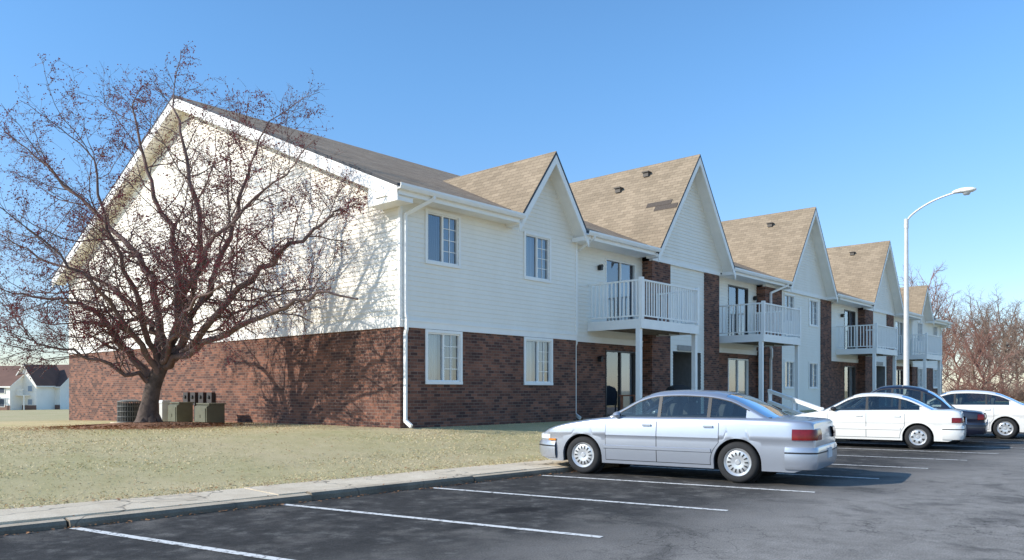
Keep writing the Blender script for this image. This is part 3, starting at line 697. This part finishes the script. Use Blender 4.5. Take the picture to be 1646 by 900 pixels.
# ------------------------------------------------------------------ far houses
def far_house(px,Y,w,d,he,hr,label,gable_front,rot):
    X=(px-823)/F*Y; z=ground_z((X,Y))-.2; t=thing('distant_house',label,'house',(X,Y,z),rot,'houses beyond the lawn')
    g=MB(); g.box(-w/2,w/2,-d/2,d/2,0,he)
    if gable_front: g.prism([(-w/2,he),(w/2,he),(0,hr-.2)],'y',-d/2,d/2)
    else: g.prism([(-d/2,he),(d/2,he),(0,hr-.2)],'x',-w/2,w/2)
    g.build('wall',M['farwhite'],t)
    g=MB()
    if gable_front:
        k=(hr-he)/(w/2); e=w/2+.5
        for s in (-1,1): slab(g,(0,-d/2-.5,hr),(s*e,-d/2-.5,hr-k*e),(s*e,d/2+.5,hr-k*e),(0,d/2+.5,hr),t=.25)
    else:
        k=(hr-he)/(d/2); e=d/2+.5
        for s in (-1,1): slab(g,(-w/2-.5,0,hr),(-w/2-.5,s*e,hr-k*e),(w/2+.5,s*e,hr-k*e),(w/2+.5,0,hr),t=.25)
    g.build('roof',[M['farroof'],M['farwhite']],t)
    g=MB(); g.box(-w/2-.04,w/2+.04,-d/2-.06,-d/2,0,1.1); g.build('brick_base',M['farbrick'],t)
    for zz in (.9,3.4):
        n=max(2,int(w/3)) 
        for j in range(n):
            x=-w/2+w*(j+.5)/n
            if j%2==0 and not(gable_front and n<3):
                g=MB(); g.box(x-.8,x+.8,-d/2-.12,-d/2-.065,zz-.1,zz+1.5); wd=g.build('window',M['farwhite'],t); g=MB(); g.box(x-.68,x+.68,-d/2-.14,-d/2-.125,zz,zz+1.4); g.build('pane',M['curt_d'],wd)
            else:
                g=MB(); g.box(x-.55,x+.55,-d/2-.12,-d/2-.065,zz+.2,zz+1.4); wd=g.build('window',M['farwhite'],t); g=MB(); g.box(x-.45,x+.45,-d/2-.14,-d/2-.125,zz+.3,zz+1.3); g.build('pane',M['curt_b'],wd)
    g=MB(); bw=w*.5; g.box(-bw/2,bw/2,-d/2-1.6,-d/2-.15,2.9,3.05)
    for j in range(int(bw/.3)): g.box(-bw/2+j*.3,-bw/2+j*.3+.1,-d/2-1.6,-d/2-1.54,3.05,3.95)
    g.box(-bw/2,bw/2,-d/2-1.62,-d/2-1.5,3.95,4.05)
    for s in (-1,1): g.box(s*bw/2-.08,s*bw/2+.08,-d/2-1.6,-d/2-1.45,0,2.9)
    g.build('balcony',M['farwhite'],t)
far_house(64,150,5.0,7,5.4,8.8,'distant white house with a steep front gable seen left of the building',True,R(-12))
far_house(98,156,8.5,10,5.0,9.0,'distant white house with dark brown roof touching the left corner of the brick wall',False,R(-12))
far_house(12,150,11,10,5.0,8.6,'distant brown roofed house cut by the left edge of the picture',False,R(-12))

# ------------------------------------------------------------------ utilities
p=at(208,682,24.3); z=ground_z(p); t=thing('air_conditioner','round grey outdoor air conditioner left of the tree trunk','air conditioner',(p.x,p.y,z),UA)
g=MB(); g.lathe([(0,.06),(.30,.06),(.30,.62),(.26,.62)],28,'z'); g.build('core',M['black'],t,smooth=40)
g=MB()
for i in range(30):
    a=i*2*math.pi/30; g.box(math.cos(a)*.33-.008,math.cos(a)*.33+.008,math.sin(a)*.33-.008,math.sin(a)*.33+.008,.04,.66)
for zz in (.04,.2,.36,.52,.66): g.lathe([(.32,zz),(.345,zz),(.345,zz+.03),(.32,zz+.03)],28,'z')
g.build('grille',M['acgrey'],t)
g=MB(); g.lathe([(.0,.74),(.2,.73),(.33,.69),(.345,.665)],28,'z'); g.build('lid',M['acgrey'],t,smooth=40)
g=MB(); g.box(-.42,.42,-.42,.42,-.15,.039); g.build('pad',M['kerb'],t)
def ubox(px,Y,w,d,h,label):
    p=at(px,0,Y); z=ground_z(p); t=thing('utility_box',label,'utility box',(p.x,p.y,z-.02),UA-R(90),'green utility boxes by the end wall')
    g=MB(); g.prism([(-d/2,0),(d/2,0),(d/2,h),(-d/2+.12,h),(-d/2,h*.9)],'x',-w/2,w/2); g.build('cabinet',M['green'],t)
    g=MB(); g.box(-w/2+.05,w/2-.05,-d/2-.02,-d/2-.003,.08,h*.82); g.box(-.02,.02,-d/2-.035,-d/2-.021,h*.35,h*.5); g.build('door',M['green'],t)
    g=MB(); g.box(-w/2-.03,w/2+.03,-d/2+.06,d/2+.03,h+.002,h+.04); g.build('lid',M['green'],t)
ubox(290,23.9,.58,.5,.62,'dull green metal utility box just right of the tree trunk')
ubox(337,22.9,.72,.55,.58,'wider dull green metal utility box farther right along the brick wall')
p=at(265,0,24.3); t=thing('utility_pedestal','small pale grey utility pedestal standing behind the tree trunk','utility box',(p.x,p.y,ground_z(p)),UA)
g=MB(); g.box(-.13,.13,-.1,.1,-.02,.62); g.build('case',M['metal'],t); g=MB(); g.prism([(-.15,.621),(.15,.621),(.12,.70),(-.12,.70)],'y',-.12,.12); g.build('cap',M['metal'],t)

# ------------------------------------------------------------------ street lamp
lp=Vector((13.48,26.8,.10)); arm=Vector((.706,-.708,0)); AS=.84
t=thing('street_lamp','tall white street lamp with curved arm standing on the sidewalk behind the cars','street lamp',lp)
g=MB(); g.tube([(0,0,.0),(0,0,3),(0,0,5.5),(0,0,7.2)],[.10,.088,.072,.06],14); g.build('pole',M['metal'],t,smooth=40)
g=MB(); g.lathe([(.0,0),(.2,0),(.2,.05),(.14,.14),(.12,.3),(.0,.3)],16,'z'); g.build('base',M['metal'],t,smooth=30)
g=MB(); a=[(0,7.0),(.06,7.3),(.4,7.55),(.95,7.78),(1.5,7.91),(1.8,7.95)]; g.tube(smoothpts([tuple(arm*x*AS+Vector((0,0,z-.1))) for x,z in a],4),.032,10)
g.tube([(0,0,6.9),(0,0,7.22)],.072,12); g.build('arm',M['metal'],t,smooth=50)
g=MB(); rows=[]
for x,w,h1,h0 in ((1.7,.04,.03,.03),(1.8,.09,.07,.05),(2.0,.14,.1,.06),(2.2,.16,.1,.09),(2.4,.14,.07,.08),(2.52,.07,.03,.04),(2.54,.01,.005,.005)):
    pr=[]
    for j in range(13):
        an=j*2*math.pi/12; sd_=math.cos(an)*w; up=math.sin(an)*(h1 if math.sin(an)>0 else h0); q=arm*x*AS+Vector((-arm.y,arm.x,0))*sd_+Vector((0,0,7.87+up)); pr.append(tuple(q))
    rows.append(pr)
g.grid(rows); g.build('lamp_head',M['white'],t,smooth=60)
g=MB(); q=arm*2.2*AS+Vector((0,0,7.78)); g.lathe([(0,-.07),(.08,-.06),(.12,0)],14,'z',tuple(q)); g.build('lens',M['lens'],t,smooth=60)

# ------------------------------------------------------------------ small things by the facade
def local(x,y,z): return C0+U*x+V*y+Vector((0,0,z))
p=local(10.85,-1.15,.585); t=thing('covered_grill','black covered barbecue grill beside the brick pier, its top seen over the silver car','grill',p,UA)
g=MB(); rows=[]
for x,s in ((-.55,.0),(-.53,.7),(-.35,.95),(0,1),(.35,.95),(.53,.7),(.55,0)):
    rows.append([(x,-.28*s if s else 0,.35),(x,-.3*s,.80),(x,-.2*s,.80+.2*s),(x,0,.80+.26*s),(x,.2*s,.80+.2*s),(x,.3*s,.80),(x,.28*s,.35)])
g.grid(rows); g.build('cover',M['rubber'],t,smooth=50)
for sx in (-.42,.42):
    for sy_ in (-.2,.2): g=MB(); g.box(sx-.02,sx+.02,sy_-.02,sy_+.02,0,.5); g.build('leg',M['black'],t)
p=local(8.9,-1.0,.585); t=thing('patio_table','low reddish brown wooden table on the patio under the nearest balcony','table',p,UA)
g=MB(); g.box(-.85,.85,-.3,.3,.7,.74); g.build('tabletop',M['wood'],t)
for sx in (-.78,.78):
    for sy_ in (-.24,.24): g=MB(); g.box(sx-.03,sx+.03,sy_-.03,sy_+.03,0,.699); g.build('leg',M['wood'],t)
t=thing('ramp_handrail','white sloping handrail on the walk between the silver car and the building','handrail',(0,0,0))
A=at(1236,628,25.4); Bp=at(1322,659,21.8)
g=MB()
for off in (0,-.35): g.bar(A+Vector((0,0,off)),Bp+Vector((0,0,off)),.09,.10)
g.build('rail',M['white'],t)
for f in (0.02,.5,.98):
    q=A.lerp(Bp,f); g=MB(); g.box(q.x-.045,q.x+.045,q.y-.045,q.y+.045,max(.1,ground_z(q)-.1),q.z+.06); g.build('post',M['white'],t)

# ------------------------------------------------------------------ cars
def curve(P):
    n=len(P); m=[]
    for i in range(n):
        if i==0 or i==n-1: 
            j=0 if i==0 else n-2; m.append((P[j+1][1]-P[j][1])/(P[j+1][0]-P[j][0]))
        else:
            d0=(P[i][1]-P[i-1][1])/(P[i][0]-P[i-1][0]); d1=(P[i+1][1]-P[i][1])/(P[i+1][0]-P[i][0]); m.append(0 if d0*d1<=0 else 2*d0*d1/(d0+d1))
    def f(x):
        if x<=P[0][0]: return P[0][1]
        if x>=P[-1][0]: return P[-1][1]
        for i in range(n-1):
            if x<=P[i+1][0]:
                h=P[i+1][0]-P[i][0]; t=(x-P[i][0])/h
                return (2*t**3-3*t*t+1)*P[i][1]+(t**3-2*t*t+t)*h*m[i]+(-2*t**3+3*t*t)*P[i+1][1]+(t**3-t*t)*h*m[i+1]
    return f
def make_car(name,label,cat,near_rear,P,mats,group='cars parked nose in to the kerb',head=Vector((-.85,.53,0))):
    head=head.normalized(); left=Vector((-head.y,head.x,0))
    W=P['W']; wb=P['wb']; rw=P['rw']; xe0=-wb/2-P['ro']; xe1=wb/2+P['fo']
    o=near_rear-left*(W-.09)+head*(wb/2); ang=math.atan2(head.y,head.x)
    root=thing(name,label,cat,(o.x,o.y,0.004),ang,group)
    T=curve(P['T']); Rf=curve(P['R']); B0=P['B']; tum=P['tum']; Wc=P['Wc']
    pm=mats['paint']
    def hw(x):
        w=W
        if x>xe1-.6: u=(x-(xe1-.6))/.6; w*=1-.24*u**2.6
        if x<xe0+.45: u=((xe0+.45)-x)/.45; w*=1-.13*u**3
        return w
    def sy(x,z):
        k=.045 if z<.6 else .05
        return hw(x)*(1-k*((z-.6)/.4)**2*(1 if z>=.6 else .8))-(.007 if z<P.get('crease',.66) else 0)
    ra=rw+.05
    def bot(x):
        b=P.get('zb',.21)
        if x>xe1-.3: b+=.06*((x-xe1+.3)/.3)
        if x<xe0+.3: b+=.10*((xe0+.3-x)/.3)
        for a in (-wb/2,wb/2):
            d=abs(x-a)
            if d<ra: b=max(b,rw+math.sqrt(ra*ra-d*d))
        return b
    xs=[xe0+(xe1-xe0)*i/130 for i in range(131)]
    for a in (-wb/2,wb/2):
        for e in (-ra,ra): xs+= [a+e-.001,a+e+.0005,a+e*.985,a+e*.95]
    xs=sorted(xs)
    YF=[(1,1),(.985,.62),(.96,.36),(.90,.18),(.7,.08),(.4,.02),(0,0)]
    body=MB(); rows=[]; DR=P.get('crown',.085); cz=P.get('crease',.66)
    for x in xs:
        zb=bot(x); t=T(x); zs=max(t-DR,zb+.02); half=[]; ys=sy(x,zs)
        if zs>cz+.04 and zb<cz-.04:
            zz=[zb+(cz-.006-zb)*j/5 for j in range(6)]+[cz+.006+(zs-cz-.006)*j/5 for j in range(6)]
        else: zz=[zb+(zs-zb)*j/11 for j in range(12)]
        half.append((0,zb)); half.append((sy(x,zb)*.75,zb)); half.append((sy(x,zb)*.93,zb))
        for z in zz: half.append((sy(x,z),z))
        for yf,dr in YF[1:]: half.append((ys*yf,zs+(t-zs)*(1-dr)))
        rows.append([(x,y,z) for y,z in half]+[(x,-y,z) for y,z in reversed(half[:-1])])
    n=len(rows[0])
    for i in range(len(rows)-1):
        for j in range(n-1):
            mi=1 if (j<2 or j>=n-3) else 0
            body.add([rows[i][j],rows[i][j+1],rows[i+1][j+1],rows[i+1][j]],[(0,1,2,3)],mi)
    body.add(rows[0],[tuple(range(n))]); body.add(rows[-1],[tuple(range(n))])
    def finish(ob,ang_=38):
        b=bmesh.new(); b.from_mesh(ob.data); bmesh.ops.remove_doubles(b,verts=b.verts,dist=.0004); bmesh.ops.recalc_face_normals(b,faces=b.faces); b.to_mesh(ob.data); b.free()
        ob.data.shade_smooth(); ob.data.set_sharp_from_angle(angle=R(ang_))
    bo=body.build('body',[pm,M['rubber']],root); finish(bo)
    rx0=P['R'][0][0]; rx1=P['R'][-1][0]; xm=(rx0+rx1)/2; hl=(rx1-rx0)/2
    def cy(x,z): return (Wc*(1-.09*abs((x-xm)/hl)**3))-tum*(z-B0)-.05*(max(z-B0,0))**2
    def topz(x,yf): return Rf(x)-.065*abs(yf)**7-.015*yf*yf
    def cw(x): return cy(x,max(Rf(x)-.08,B0-.03))
    def xlim(off,lo,side):
        x=xm; st=.01*side
        while rx0<x<rx1 and Rf(x)-off>lo+.02: x+=st
        return x
    zl=B0+.015; wl=zl+.012
    xa=max(P['dlo'][0],xlim(.10,zl,-1)); xb=min(P['dlo'][1],xlim(.10,zl,1))
    sp=[xa]+P['split']+[xb]; rngs=[(a+.026,b-.026) for a,b in zip(sp,sp[1:])]
    tops=[P['ws'],P['rwn']]; tops=[(min(a),max(a)) for a in tops]
    st=sorted(set([rx0+(rx1-rx0)*i/60 for i in range(61)]+[v for r_ in rngs+tops for v in r_]))
    YL=[1,.985,.96,.93,.8,.6,.3,0]
    cab=MB()
    def sect(x):
        w=cw(x); zc=topz(x,1); lv=[min(B0-.06,zc-.006),min(wl,zc-.005),min(max(Rf(x)-.105,wl+.004),zc-.003)]
        return [(cy(x,z),z) for z in lv]+[(w*yf,topz(x,yf)) for yf in YL]
    S=[sect(x) for x in st]
    for i in range(len(st)-1):
        xmid=(st[i]+st[i+1])/2
        sidewin=any(a<xmid<b for a,b in rngs) and Rf(xmid)-.105>wl+.012
        topwin=any(a<xmid<b for a,b in tops)
        for j in range(len(S[i])-1):
            if j==1 and sidewin: continue
            if j>=6 and topwin: continue
            for sg in (1,-1):
                f=lambda k_,jj: (st[k_],sg*S[k_][jj][0],S[k_][jj][1])
                cab.quad(f(i,j),f(i,j+1),f(i+1,j+1),f(i+1,j))
    co=cab.build('roof',pm,root); finish(co,50)
    def sidepatch(x0,x1,zlo,off,o,sgn,n=14):
        rws=[]
        for i in range(n+1):
            x=x0+(x1-x0)*i/n; col=[]
            for j in range(5):
                zt=max(Rf(x)-off,zlo+.004); z=zlo+(zt-zlo)*j/4
                col.append((x,sgn*(cy(x,z)+o),z))
            rws.append(col)
        return rws
    for sgn in (1,-1):
        g=MB()
        for s_ in P['split']: g.grid(sidepatch(s_-.028,s_+.028,wl,.105,.004,sgn,2))
        xx=[xa-.02+(xb-xa+.04)*i/24 for i in range(25)]
        g.grid([[(x,sgn*(cy(x,z)+.004),z) for z in (wl-.016,wl+.001)] for x in xx])
        g.grid([[(x,sgn*(cy(x,z)+.004),z) for z in (max(Rf(x)-.108,wl),max(Rf(x)-.092,wl+.002))] for x in xx])
        g.build('window_surround',M['trimblk'],root)
        for a,b in rngs:
            g=MB(); g.grid(sidepatch(a,b,wl,.105,-.004,sgn,16)); g.build('side_window',M['cglass'],root,smooth=50)
    for nm_,(a,b) in zip(('windshield','rear_window'),tops):
        g=MB(); rws=[]
        for i in range(13):
            x=a+(b-a)*i/12; w=cw(x)
            rws.append([(x,w*yf,topz(x,yf)-.003) for yf in (-.93,-.8,-.6,-.3,0,.3,.6,.8,.93)])
        g.grid(rws); g.build(nm_,M['cglass'],root,smooth=60)
    g=MB(); xx=[tops[1][0]+.04+(tops[0][1]-tops[1][0]-.08)*i/16 for i in range(17)]
    g.grid([[(x,y*cy(x,B0)*.96,T(x)+.006-(.05 if abs(y)==1 else 0)) for y in (-1,-.95,-.5,0,.5,.95,1)] for x in xx]); g.build('cabin_floor',M['interior'],root)
    zseat=Rf(-.3)-.24
    for (sx_,ys_) in ((-.12,(.38,-.38)),(-.98,(.40,-.40))):
        if sx_<tops[1][1]+.0: continue
        for y_ in ys_:
            g=MB(); rws=[]
            for z_,w_,d_ in ((B0,.24,.08),(zseat-.06,.23,.07),(zseat,.19,.06),(zseat+.02,.09,.045),(zseat+.03,.12,.05),(zseat+.13,.12,.05),(zseat+.16,.08,.03),(zseat+.162,.0,.0)):
                rws.append([(sx_-(z_-B0)*.25+d_*c,y_+w_*s,z_) for c,s in ((1,.8),(1,-.8),(.6,-1),(-.6,-1),(-1,-.8),(-1,.8),(-.6,1),(.6,1),(1,.8))])
            g.grid(rws); g.build('seat',M['seat'],root,smooth=50)
    ztop=B0-.005
    def doorpatch(xl,xr,o,z0,z1,sgn):
        rws=[]; zl_=[z0+(cz-.006-z0)*j/7 for j in range(8)]+[cz+.006+(z1-cz-.006)*j/6 for j in range(7)]
        for z in zl_:
            l=xl(z); r=xr(z)
            rws.append([(l+(r-l)*i/8,sgn*(sy(l+(r-l)*i/8,z)+o),z) for i in range(9)])
        return rws
    zdoor=min(ztop,min(T(x) for x in (P['doors'][0]+.05,P['doors'][2]))-DR-.002)
    def arc(z): 
        h=z-rw
        return (-wb/2+math.sqrt(max(ra*ra-h*h,0))+.05) if h<ra else -9
    dr=P['doors']
    for sgn in (1,-1):
        for (l,r) in ((lambda z:dr[1]+.0,lambda z:dr[2]),(lambda z:max(dr[0],arc(z)),lambda z:dr[1])):
            g=MB(); g.grid(doorpatch(lambda z:l(z)-.002,lambda z:r(z)+.002,.0018,.265,zdoor,sgn)); g.build('door_seam',M['trimblk'],root,smooth=60)
            g=MB(); g.grid(doorpatch(lambda z:l(z)+.006,lambda z:r(z)-.006,.0045,.275,zdoor+.001,sgn)); d=g.build('door',pm,root,smooth=30)
            xh=l(.8)+.17; zh=zdoor-.07
            g=MB(); g.box(xh-.075,xh+.075,min(sgn*(sy(xh,zh)+.005),sgn*(sy(xh,zh)+.03)),max(sgn*(sy(xh,zh)+.005),sgn*(sy(xh,zh)+.03)),zh-.014,zh+.014); g.build('handle',mats.get('handle',pm),d)
        xsx=[-wb/2+ra+.04+(wb-2*ra-.08)*i/20 for i in range(21)]
        g=MB(); g.grid([[(x,sgn*(sy(x,z)+o_),z) for z,o_ in ((.46,.006),(.47,.02),(.515,.02),(.525,.006))] for x in xsx]); g.build('side_moulding',mats.get('mould',pm),root,smooth=40)
        g=MB(); mxx=P['mir']; rr_=[]
        for a_,w_ in ((-.06,.03),(-.045,.075),(0,.085),(.05,.06),(.08,.01)):
            rr_.append([(mxx+a_,sgn*(cy(mxx,B0)+.10+math.cos(q*.7854)*w_),B0+.06+math.sin(q*.7854)*w_*.7) for q in range(9)])
        g.grid(rr_); g.bar((mxx,sgn*(cy(mxx,B0)-.03),B0+.02),(mxx,sgn*(cy(mxx,B0)+.08),B0+.04),.05,.04); g.build('mirror',mats.get('mirror',pm),root,smooth=60)
    def path(end,reach,o):
        pts=[]; s=1 if end>0 else -1; xe=xe1 if s>0 else xe0
        for i in range(9): x=xe-s*reach*(1-i/8); pts.append((x,hw(x)+o))
        wE=hw(xe)+o
        q=[(xe+s*o*.8+s*.03*(1-f*f),wE*f) for f in (.97,.85,.6,.3,0)]
        pts=pts[:-1]+q
        return pts+[(x,-y) for x,y in reversed(pts[:-1])]
    def band(end,reach,prof,yr=None):
        g=MB(); rws=[]
        for o_,z in prof:
            pr=path(end,reach,o_)
            if yr: 
                idx=[i for i,p_ in enumerate(path(end,reach,0)) if yr(p_)]; pr=[pr[i] for i in idx]
            rws.append([(x,y,z) for x,y in pr])
        g.grid(rws); return g
    zb0=P.get('zb',.21)
    for end in (1,-1):
        hi=.56 if end>0 else .60
        b=band(end,.42,[(-.03,zb0+.04),(.0,zb0+.05),(.025,zb0+.12),(.03,.40),(.03,hi-.06),(.012,hi-.01),(-.04,hi)]).build('bumper',pm,root,smooth=45)
        band(end,.42,[(.03,hi-.105),(.036,hi-.10),(.036,hi-.085),(.03,hi-.08)]).build('bumper_strip',M['trimblk'],b,smooth=30)
    tl=P['tail']
    for sgn in (1,-1):
        g=band(-1,tl[2],[(-.03,tl[0]),(.012,tl[0]+.01),(.014,(tl[0]+tl[1])/2),(-.005,tl[1]-.01),(-.04,tl[1])],lambda p_:p_[1]*sgn>tl[3]*W)
        g.build('taillight',M['redlens'],root,smooth=50)
        hl_=P['hl']
        g=band(1,.30,[(-.05,hl_[0]),(.0,hl_[0]+.01),(.0,hl_[1]-.02),(-.06,hl_[1])],lambda p_:p_[1]*sgn>.42*W); g.build('headlight',M['lens'],root,smooth=50)
        xq=xe1-.36; g=MB(); g.box(xq-.07,xq+.07,min(sgn*sy(xq,.5),sgn*(sy(xq,.5)+.036)),max(sgn*sy(xq,.5),sgn*(sy(xq,.5)+.036)),.565,.60); g.build('marker_light',M['amber'],root)
    g=MB(); g.box(xe0-.065,xe0-.045,-.16,.16,P['pl'],P['pl']+.15); g.build('licence_plate',M['plate'],root)
    g=MB(); g.box(xe1-.02,xe1+.045,-.38*W,.38*W,.57,.57+.07); g.build('grille',M['trimblk'],root)
    g=MB(); g.box(xe0+.6,xe1-.6,-W*.8,W*.8,.19,.30); g.build('underbody',M['rubber'],root)
    for ax in (-wb/2,wb/2):
        for sgn in (1,-1):
            yo=sgn*(W-.035-.20)
            g=MB(); g.lathe([(0,.1),(rw*.6,.1)],24,'y',(ax,yo,rw),sgn); g.lathe([(rw*.9,-.02),(ra+.0,-.02),(ra,.0)],24,'y',(ax,yo,rw),sgn)
            w_=g.build('wheel',M['rubber'],root,smooth=30)
            g=MB(); g.lathe([(rw*.63,.0),(rw*.82,.0),(rw*.96,.02),(rw,.05),(rw,.15),(rw*.965,.185),(rw*.85,.203),(rw*.70,.195),(rw*.66,.17)],40,'y',(ax,yo,rw),sgn); g.build('tyre',M['rubber'],w_,smooth=50)
            rr=rw*.66
            g=MB(); g.lathe([(.0,.178),(rr*.16,.178),(rr*.22,.165),(rr*.45,.172),(rr*.72,.176),(rr*.84,.165),(rr*.93,.178),(rr,.188),(rr*1.03,.18),(rr,.1)],40,'y',(ax,yo,rw),sgn); g.build('rim',mats.get('rim',M['rim']),w_,smooth=35)
            ns=P.get('slots',14); g=MB(); 
            for k_ in range(ns):
                a=2*math.pi*k_/ns; da=.40*math.pi/ns
                pts=[]
                for (r_,s_) in ((rr*.50,-.75),(rr*.76,-1.0),(rr*.76,1.0),(rr*.50,.75)):
                    an=a+s_*da; pts.append((ax+r_*math.cos(an),yo+sgn*.1795,rw+r_*math.sin(an)))
                g.add(pts,[(0,1,2,3)])
            g.build('rim_slots',M['black'],w_)
    return root
silver=dict(W=.93,wb=2.70,rw=.325,ro=1.15,fo=.94,B=.975,Wc=.81,tum=.34,crown=.05,crease=.69,
  T=[(-2.50,.70),(-2.485,.90),(-2.44,.975),(-2.3,1.0),(-1.75,1.025),(-1.2,1.03),(.6,1.015),(1.0,.99),(1.5,.92),(1.9,.83),(2.12,.75),(2.24,.67),(2.29,.54)],
  R=[(-1.98,1.0),(-1.8,1.07),(-1.5,1.23),(-1.15,1.385),(-.8,1.445),(-.35,1.465),(.0,1.452),(.28,1.39),(.62,1.215),(.95,1.04),(1.07,.98)],
  dlo=(-1.48,.96),split=[-.86,-.02],ws=(1.0,.22),rwn=(-1.86,-1.1),doors=(-1.06,-.02,.90),mir=.70,tail=(.69,.87,.32,.36),hl=(.58,.69),pl=.40)
make_car('parked_car','silver four door sedan nearest the camera, parked by itself in front of the others','car',Vector((3.55,12.3,0)),silver,dict(paint=M['p_silver']))
white=dict(W=.86,wb=2.55,rw=.30,ro=.95,fo=.85,B=.92,Wc=.755,tum=.36,crown=.055,crease=.64,
  T=[(-2.225,.68),(-2.21,.86),(-2.15,.945),(-2.0,.975),(-1.5,.98),(.5,.95),(.9,.93),(1.3,.87),(1.75,.77),(1.95,.68),(2.06,.60),(2.125,.50)],
  R=[(-1.72,.95),(-1.5,1.06),(-1.2,1.22),(-.95,1.32),(-.6,1.385),(-.25,1.40),(.05,1.385),(.3,1.32),(.62,1.15),(.95,.97),(1.05,.93)],
  dlo=(-1.33,.95),split=[-.86,-.1],ws=(.99,.24),rwn=(-1.6,-.9),doors=(-.98,-.1,.82),mir=.68,tail=(.66,.80,.22,.5),hl=(.56,.66),pl=.62,slots=7)
make_car('parked_car','white compact sedan with silver wheels directly behind the silver car','car',Vector((10.05,19.4,0)),white,dict(paint=M['p_white'],mirror=M['trimblk']))
navy=dict(W=.88,wb=2.5,rw=.32,ro=.85,fo=.85,B=.95,Wc=.78,tum=.30,crown=.06,zb=.24,crease=.66,
  T=[(-2.10,.68),(-2.08,.82),(-2.0,.88),(-1.5,.93),(-1.2,.97),(.8,1.0),(1.3,.96),(1.7,.88),(1.95,.78),(2.05,.68),(2.10,.56)],
  R=[(-1.42,.92),(-1.3,1.02),(-1.05,1.26),(-.8,1.43),(-.5,1.55),(0,1.61),(.4,1.585),(.62,1.50),(.9,1.28),(1.2,1.04),(1.32,.95)],
  dlo=(-1.1,1.2),split=[-.6,.15],ws=(1.24,.56),rwn=(-1.3,-.74),doors=(-.8,.1,.95),mir=.92,tail=(.66,.82,.16,.5),hl=(.60,.72),pl=.50,slots=6)
make_car('parked_car','dark navy car with tall roof mostly hidden behind the white compact sedan','car',Vector((11.9,21.38,0)),navy,dict(paint=M['p_navy']))
w2=dict(silver); w2.update(slots=8,rw=.315)
make_car('parked_car','larger white sedan farthest along the row and cut by the right edge','car',Vector((14.85,23.6,0)),w2,dict(paint=M['p_white2']))

# ------------------------------------------------------------------ light, sky, camera
ts=Vector((-1,-.35,0)).normalized(); el=R(29)
w=bpy.data.worlds.new("World"); scene.world=w; w.use_nodes=True; nt=w.node_tree
sky=nt.nodes.new('ShaderNodeTexSky'); sky.sky_type='NISHITA'; sky.sun_disc=False; sky.sun_elevation=el; sky.sun_rotation=math.atan2(ts.x,ts.y)
sky.air_density=1.0; sky.dust_density=.3; sky.ozone_density=1.6; sky.altitude=200
tc=nt.nodes.new('ShaderNodeTexCoord'); sx=nt.nodes.new('ShaderNodeSeparateXYZ'); nt.links.new(tc.outputs['Generated'],sx.inputs[0])
mr=nt.nodes.new('ShaderNodeMapRange'); mr.interpolation_type='SMOOTHSTEP'; nt.links.new(sx.outputs[2],mr.inputs[0]); mr.inputs[1].default_value=0; mr.inputs[2].default_value=.42
mt=nt.nodes.new('ShaderNodeMix'); mt.data_type='RGBA'; nt.links.new(mr.outputs[0],mt.inputs[0]); mt.inputs[6].default_value=(.98,1.02,1.18,1); mt.inputs[7].default_value=(.92,1.38,1.68,1)
ml=nt.nodes.new('ShaderNodeMix'); ml.data_type='RGBA'; ml.blend_type='MULTIPLY'; ml.inputs[0].default_value=1; nt.links.new(sky.outputs[0],ml.inputs[6]); nt.links.new(mt.outputs[2],ml.inputs[7])
nt.links.new(ml.outputs[2],nt.nodes['Background'].inputs[0]); nt.nodes['Background'].inputs[1].default_value=.15
sd=bpy.data.lights.new('sun','SUN'); sd.energy=5.0; sd.angle=R(.5); sd.color=(1,.95,.86)
so=bpy.data.objects.new('sun',sd); COL.objects.link(so); dirv=Vector((ts.x*math.cos(el),ts.y*math.cos(el),math.sin(el))); so.rotation_euler=dirv.to_track_quat('Z','Y').to_euler()
cd=bpy.data.cameras.new('camera'); cam=bpy.data.objects.new('camera',cd); COL.objects.link(cam); cam.location=(0,0,EYE); cam.rotation_euler=(R(90),0,0)
cd.sensor_width=36; cd.lens=F/1646*36; cd.shift_y=(HZ-450)/1646; cd.clip_end=8000; scene.camera=cam
scene.view_settings.view_transform='Standard'; scene.view_settings.look='None'; scene.view_settings.exposure=0
